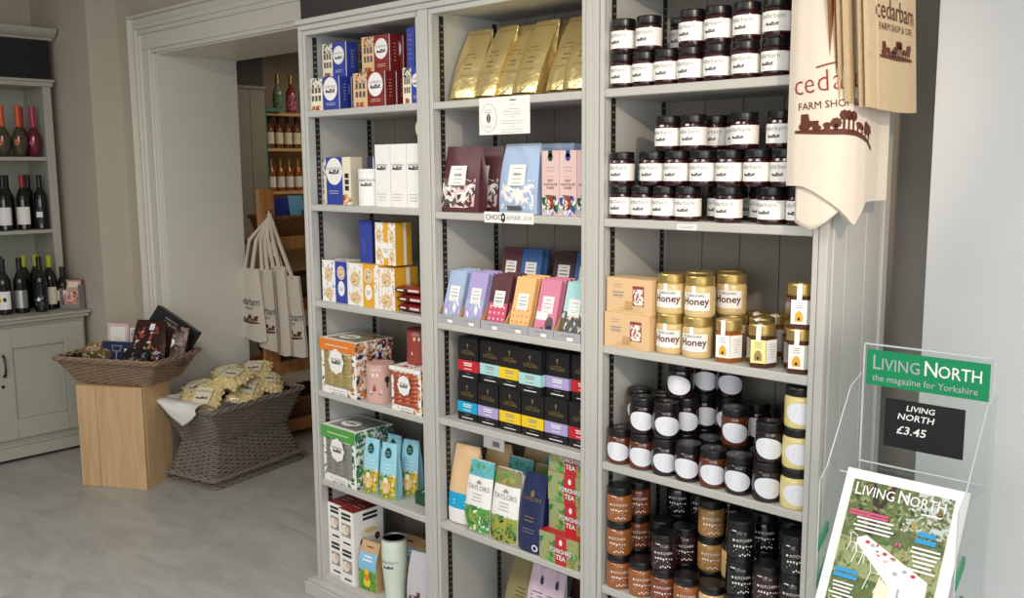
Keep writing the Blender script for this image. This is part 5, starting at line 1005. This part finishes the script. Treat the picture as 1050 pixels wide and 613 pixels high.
# chutneys with oval labels
z = .801
def ov(c, x, y, k, lb, rz=None): put('ov'+c, lambda: jar(c, .0345, .095, 'lid_black', 'oval', .019), lb+', oval-labelled, third shelf of jars' if False else lb, (x, y, z+.0953*k), (.30+random.random()*.45) if rz is None else rz, group='jars with white oval labels')
for x, y, k, c, lb in (
    (1.336, .038, 0, 'jam_brown', 'brown chutney jar with oval label, leftmost in the front row'), (1.408, .038, 0, 'jam_brown', 'brown chutney jar with oval label, second in the front row'), (1.479, .038, 0, 'jam_dark', 'dark jar with oval label, third in the front row'),
    (1.550, .038, 0, 'jam_dark', 'dark jar with oval label, fourth in the front row'), (1.622, .038, 0, 'jam_brown', 'brown chutney jar with oval label, fifth in the front row'), (1.694, .038, 0, 'jam_dark', 'dark jar with oval label, sixth in the front row'),
    (1.768, .038, 0, 'jam_dark', 'dark jar with oval label, seventh in the front row'), (1.841, .038, 0, 'lemon_curd', 'lemon curd jar with oval label at the bottom right'),
    (1.405, .042, 1, 'jam_dark', 'dark jar with oval label stacked on the second front jar'), (1.479, .042, 1, 'jam_dark', 'dark jar with oval label stacked on the third front jar'), (1.770, .042, 1, 'jam_dark', 'dark jar with oval label stacked on the seventh front jar'), (1.841, .042, 1, 'lemon_curd', 'lemon curd jar with oval label, second in its stack'), (1.842, .044, 2, 'lemon_curd', 'lemon curd jar at the top of the stack by the upright'),
    (1.345, .112, 0, 'jam_brown', 'brown jar behind the first front jar, lower'), (1.345, .112, 1, 'jam_brown', 'brown jar with oval label standing behind at upper left'), (1.420, .115, 0, 'jam_dark', 'dark jar behind the second front jar, lower'), (1.420, .115, 1, 'jam_dark', 'dark jar behind, second level, left of centre'),
    (1.492, .115, 0, 'jam_dark', 'dark jar behind the third front jar, lower'), (1.492, .115, 1, 'jam_dark', 'dark jar behind the third front jar, second level'), (1.480, .105, 2, 'jam_dark', 'dark jar with oval label topmost in the left cluster'),
    (1.566, .120, 0, 'jam_dark', 'dark jar in the second row, centre'), (1.50, .190, 0, 'jam_dark', 'dark jar in the third row, lower left'), (1.50, .190, 1, 'jam_dark', 'dark jar in the third row, second level left'), (1.50, .190, 2, 'jam_dark', 'dark jar in the third row, topmost on the left'), (1.572, .195, 0, 'jam_dark', 'dark jar in the third row, lower right'), (1.572, .195, 1, 'jam_dark', 'dark jar in the third row, second level right'), (1.572, .195, 2, 'jam_dark', 'dark jar in the third row, topmost on the right'),
    (1.642, .110, 0, 'jam_brown', 'brown jar under the raised brown jar, second row'), (1.642, .105, 1, 'jam_brown', 'brown chutney jar with oval label raised in the middle'), (1.660, .185, 0, 'jam_dark', 'dark jar behind the raised brown jar, lower'), (1.660, .185, 1, 'jam_dark', 'dark jar behind the raised brown jar, upper'), (1.738, .20, 0, 'jam_dark', 'dark jar at the back right, lower'), (1.738, .20, 1, 'jam_dark', 'dark jar at the back right, upper'),
    (1.716, .112, 0, 'jam_dark', 'dark jar between the sixth and seventh front jars, set back'), (1.795, .118, 0, 'jam_dark', 'dark jar behind the seventh front jar, lower'), (1.795, .118, 1, 'jam_dark', 'dark jar behind the seventh front jar, upper')): ov(c, x, y, k, lb)
# printed chutneys on the fourth shelf of jars
z = .450
def pr(c, x, y, k, lb): put('pr'+c, lambda: jar(c, .0345, .0945, 'lid_black', 'print', .02), lb, (x, y, z+.0948*k), .35+random.random()*.3, group='jars with white printed lettering')
for x, y, c, n, nm in ((1.336, .038, 'chut_orange', 3, 'orange-brown printed jar in the left front stack'), (1.345, .112, 'chut_rust', 3, 'rust printed jar in the stack behind the left front one'), (1.408, .040, 'chut_orange', 1, 'orange-brown printed jar, second in the front row'), (1.480, .040, 'chut_rust', 1, 'rust printed jar, third in the front row'), (1.480, .040, 'chut_plum', 2, 'plum printed jar on the third front jar'),
    (1.553, .038, 'chut_orange', 1, 'orange printed jar, fourth in the front row'), (1.420, .115, 'chut_black', 2, 'black printed jar behind the second front jar'), (1.425, .19, 'chut_black', 3, 'black printed jar at the back left'), (1.495, .116, 'chut_plum', 2, 'plum printed jar in the second row'), (1.500, .195, 'chut_black', 3, 'black printed jar at the back, left of centre'),
    (1.575, .115, 'chut_mustard', 3, 'mustard printed jar in the tall centre stack'), (1.627, .040, 'chut_pale', 1, 'pale printed jar, fifth in the front row'), (1.648, .112, 'chut_pale', 2, 'pale printed jar beside the mustard stack'), (1.58, .195, 'chut_black', 3, 'black printed jar behind the mustard stack'), (1.701, .042, 'chut_plum', 1, 'plum printed jar, sixth in the front row'), (1.701, .042, 'chut_black', 3, 'black printed jar in the sixth front stack'),
    (1.774, .042, 'chut_plum', 2, 'plum printed jar in the seventh front stack'), (1.842, .044, 'chut_black', 3, 'black printed jar by the right upright'), (1.722, .125, 'chut_black', 3, 'black printed jar in the second row right of centre'), (1.80, .12, 'chut_black', 3, 'black printed jar in the second row at right'), (1.66, .2, 'chut_black', 2, 'black printed jar at the back centre')):
    st_ = 0
    if (x, c) == (1.480, 'chut_plum'): st_ = 1
    if (x, c) == (1.701, 'chut_black'): st_ = 1
    for k in range(st_, n): pr(c, x, y, k, nm+(', '+('bottom', 'middle', 'top')[k]+' level' if n-st_ > 1 else ''))

# ---------------------------------------------------------------- magazine stand
sx0, sx1, yb = 2.046, 2.292, -.10
ms = thing('magazine_stand', 'clear acrylic magazine stand in front of the bookcase end', 'magazine stand', (0, 0, 0))
e = .002
m = MB(); m.box(sx0, sx1, yb-e, yb+e, 0.0, 1.232, 'acrylic')
for a in ((sx0-.001, sx0+.0015, yb-e-.0004, yb+e+.0004, 0, 1.232), (sx1-.0015, sx1+.001, yb-e-.0004, yb+e+.0004, 0, 1.232), (sx0, sx1, yb-e-.0004, yb+e+.0004, 1.2305, 1.2335)): m.box(*a, 'acrylic_edge')
m.build('back_sheet', ms)
for x in (sx0-.004, sx1+.004):
    prof = [(yb, 0.0), (yb, 1.170), (-.150, 1.152), (-.245, 1.010), (-.275, .988), (-.275, 0.0)]
    m = MB(); m.prism(prof, lambda a, b_: (x-e, a, b_), lambda a, b_: (x+e, a, b_), 'acrylic')
    for p, q in zip(prof[1:], prof[2:]): m.tube([(x, p[0], p[1]), (x, q[0], q[1])], .0013, 'acrylic_edge', 6)
    for zz in (.865, .79):  # reflections of the green header, painted as strips on the side panels
        m.prism([(-.272, zz-.022), (-.232, zz+.010), (-.232, zz+.030), (-.272, zz-.002)], lambda a, b_: (x-e-.0006, a, b_), lambda a, b_: (x+e+.0006, a, b_), 'sign_green')
    m.build('side_panel', ms)
# sloping rest, cross fold and front lip
def sl(t, o=0): return (-.196-.140*t-o*.87, .990-.252*t+o*.49)      # the sloping rest, t = 0 top .. 1 (.29 m down)
m = MB(); A, B = sl(0, -.003), sl(1.35, -.003); A2, B2_ = sl(0, -.007), sl(1.35, -.007)
m.prism([A, B, B2_, A2], lambda a, b_: (sx0, a, b_), lambda a, b_: (sx1, a, b_), 'acrylic'); m.tube([(sx0, A[0], A[1]), (sx1, A[0], A[1])], .0016, 'acrylic_edge'); m.build('sloping_rest', ms)
m = MB(); m.prism([(yb-.002, .985), (A[0], A[1]-.004), (A[0], A[1]), (yb-.002, .990)], lambda a, b_: (sx0, a, b_), lambda a, b_: (sx1, a, b_), 'acrylic'); m.tube([(sx0, yb-.004, .989), (sx1, yb-.004, .989)], .0022, 'acrylic_edge'); m.build('cross_shelf', ms)
lp0 = sl(1.22, .02); m = MB(); m.box(sx0-.005, sx1+.005, lp0[0]-.004, lp0[0], lp0[1]-.08, lp0[1]+.012, 'acrylic'); m.tube([(sx0-.005, lp0[0]-.002, lp0[1]+.012), (sx1+.005, lp0[0]-.002, lp0[1]+.012)], .0026, 'acrylic_edge'); m.box(sx0, sx1, lp0[0], sl(1.22, -.007)[0], lp0[1]-.045, lp0[1]-.041, 'acrylic'); m.build('front_lip', ms)
m = MB(); m.box(sx0, sx1, -.40, yb, .0, .012, 'acrylic_edge'); m.build('foot', ms)
# header sign and price card stuck on the stand
cx = (sx0+sx1)/2
F = lambda u, v, o=0: (cx+.0+u, yb-e-.0012-o, v)
m = MB(); m.box(2.053, 2.284, yb-e-.0012, yb-e-.0002, 1.150, 1.2215, 'sign_green')
def sc_text(F, words, u, v, s1, mats, o):
    def wid(t): vs = text_polys(t, .006)[0]; return min(p[0] for p in vs), max(p[0] for p in vs)
    x = u
    for wd, mat in zip(words, mats):
        for t, k in ((wd[0], s1*1.25), (wd[1:], s1)):
            a, b_ = wid(t); m.text(F, t, x-a*k*.88, v, k, mat, o, .006, .88); x += (b_-a)*k*.88+s1*.06
        x += s1*.22
sc_text(F, ('LIVING', 'NORTH'), -.103, 1.183, .0335, ('silver_card', 'white'), .0006)  # first word coloured greyer to stand in for a reflection across the sign
m.text(F, 'the magazine for Yorkshire', -.004, 1.1595, .0185, 'silver_card', .0006, .008, .98)
tag(m.build('header_sign'), 'green LIVING NORTH header sign on the acrylic magazine stand', 'sign')
m = MB(); m.box(2.094, 2.245, yb-e-.0012, yb-e-.0002, 1.030, 1.128, 'black')
Fh = lambda u, v, o=0: (u+.18*(v-1.08), yb-e-.0012-o, v)
for s_, u, v, k in (('LIVING', 2.157, 1.108, .0155), ('NORTH', 2.152, 1.089, .0175), ('£3.45', 2.150, 1.060, .0225)): m.text(Fh, s_, u, v, k, 'white', .0006, .012, 1.15)
tag(m.build('price_card'), 'black price card with white handwriting on the acrylic stand', 'price card')
# magazine: white backing sheet, a few copies and the front cover
def FM(u, v, o=0): y, zz = sl((.31-v)/.29, o); return (2.175+u, y, zz)      # u -.11...11, v 0..31 up the slope
m = MB()
P0, P1 = sl(-.035, .0005), sl(1.17, .0005); Q0, Q1 = sl(-.035, -.0025), sl(1.17, -.0025)
m.prism([P0, P1, Q1, Q0], lambda a, b_: (2.175-.113, a, b_), lambda a, b_: (2.175+.114, a, b_), 'paper'); tag(m.build('backing_sheet'), 'white backing sheet behind the magazine on the acrylic stand', 'sheet')
mg = thing('magazine', 'LIVING NORTH magazine with a garden table laid for lunch on its cover', 'magazine', (0, 0, 0))
W2, V0, V1 = .0935, .018, .300
m = MB(); a, b_ = sl((.31-V1)/.29, .0008), sl((.31-V0)/.29, .0008); c, d = sl((.31-V1)/.29, .0050), sl((.31-V0)/.29, .0050)
m.prism([a, b_, d, c], lambda p, q: (2.175-W2, p, q), lambda p, q: (2.175+W2, p, q), 'paper'); m.build('pages', mg)
m = MB(); O = .0052
m.rect(FM, -W2, W2, V0, V1, 'foliage', O); 
m.rect(FM, .03, W2, V1-.075, V1, 'sky_pale', O+.0002); m.rect(FM, -W2, W2, V0+.10, V0+.17, 'foliage_pale', O+.0002)
m.speckle(FM, -W2, W2, V0+.06, V1, ['foliage', 'foliage_pale', 'fol_mid', 'olive_ink'], 420, .013, 31, O+.0003); m.speckle(FM, .0, W2, V1-.08, V1-.01, ['sky_pale', 'foliage_pale', 'sky_pale', 'fol_mid'], 110, .013, 33, O+.0006)
m.speckle(FM, -W2, W2, V1-.09, V1-.0, ['fol_dark', 'foliage', 'fol_mid', 'fol_warm'], 130, .014, 35, O+.0008)
m.poly(FM, [(-.05, V1-.10), (-.035, V1-.10), (-.03, V1-.05), (-.01, V1), (-.022, V1), (-.035, V1-.04), (-.05, V1), (-.06, V1), (-.045, V1-.05)], 'trunk', O+.0010)
m.speckle(FM, -W2, W2, V0, V0+.06, ['foliage', 'fol_dark', 'fol_mid', 'foliage_pale'], 240, .013, 37, O+.0006)
m.poly(FM, [(-.062, .190), (-.045, .198), (.078, .142), (.079, .132), (.018, .112), (-.058, .178)], 'white', O+.0016)        # the laid table
m.poly(FM, [(.018, .114), (.079, .134), (.079, .052), (.060, .058), (.044, .046), (.030, .056), (.014, .048)], 'paper', O+.0014); m.poly(FM, [(.018, .113), (.014, .052), (-.010, .070), (-.006, .128)], 'cream', O+.0015)
m.poly(FM, [(.030, .116), (.034, .118), (.036, .056), (.032, .056)], 'silver_card', O+.0018)
def chair_(u, v, s_):
    m.tube([FM(u+a*s_, v+b*s_, O+.0022) for a, b in ((0, 1), (.12, 1.15), (.5, .95), (.55, .45), (.1, .4), (0, 1))], .0011, 'paper', 4)
    for a in ((.1, .4, -.05, -.25), (.55, .45, .62, -.2), (.3, .42, .75, .35), (.5, .42, .35, -.3)): m.tube([FM(u+a[0]*s_, v+a[1]*s_, O+.0022), FM(u+a[2]*s_, v+a[3]*s_, O+.0022)], .0010, 'paper', 4)
for u, v, s_ in ((-.028, .112, .052), (-.060, .150, .034), (-.074, .168, .026)): chair_(u, v, s_)
for i, (u, v) in enumerate(((-.03, .182), (-.005, .172), (.012, .165), (.036, .150), (.052, .146), (.0, .160), (.02, .142), (-.04, .186))): m.ell(FM, u, v, .0045, .0032, ('silver_card', 'bright_red', 'pale_pink')[i % 3], O+.0024, 10)
m.speckle(FM, -.04, .04, .165, .2, ['bright_red', 'hot_pink', 'leaf'], 10, .009, 3, O+.0026)
sc_text(FM, ('LIVING', 'NORTH'), -.086, V1-.029, .0275, ('white', 'white'), O+.003)
m.lines(FM, .060, V1-.041, .05, 1, .01, 'white', O+.003, .003, 7)
m.lines(FM, -.050, V1-.063, .075, 2, .006, 'hot_pink', O+.003, .0045, 2); m.lines(FM, -.036, V1-.074, .10, 4, .0075, 'white', O+.003, .0035, 4)
m.lines(FM, .060, V1-.080, .045, 2, .0125, 'sky_text', O+.003, .0085, 3); m.lines(FM, .064, V1-.104, .055, 6, .0080, 'white', O+.003, .0038, 6)
m.lines(FM, -.066, V0+.102, .05, 2, .0105, 'sky_text', O+.003, .0075, 5); m.lines(FM, -.066, V0+.080, .05, 6, .0070, 'white', O+.003, .0032, 9)
m.lines(FM, .022, V0+.030, .125, 1, .0105, 'hot_pink', O+.003, .0075, 7); m.lines(FM, .020, V0+.022, .10, 3, .0075, 'white', O+.003, .0035, 11)
m.rect(FM, -.080, -.056, V0+.012, V0+.040, 'white', O+.003)
for i in range(9): m.rect(FM, -.078+i*.0023, -.0768+i*.0023+.0004*(i % 3), V0+.018, V0+.038, 'ink', O+.0034)
m.build('cover', mg)
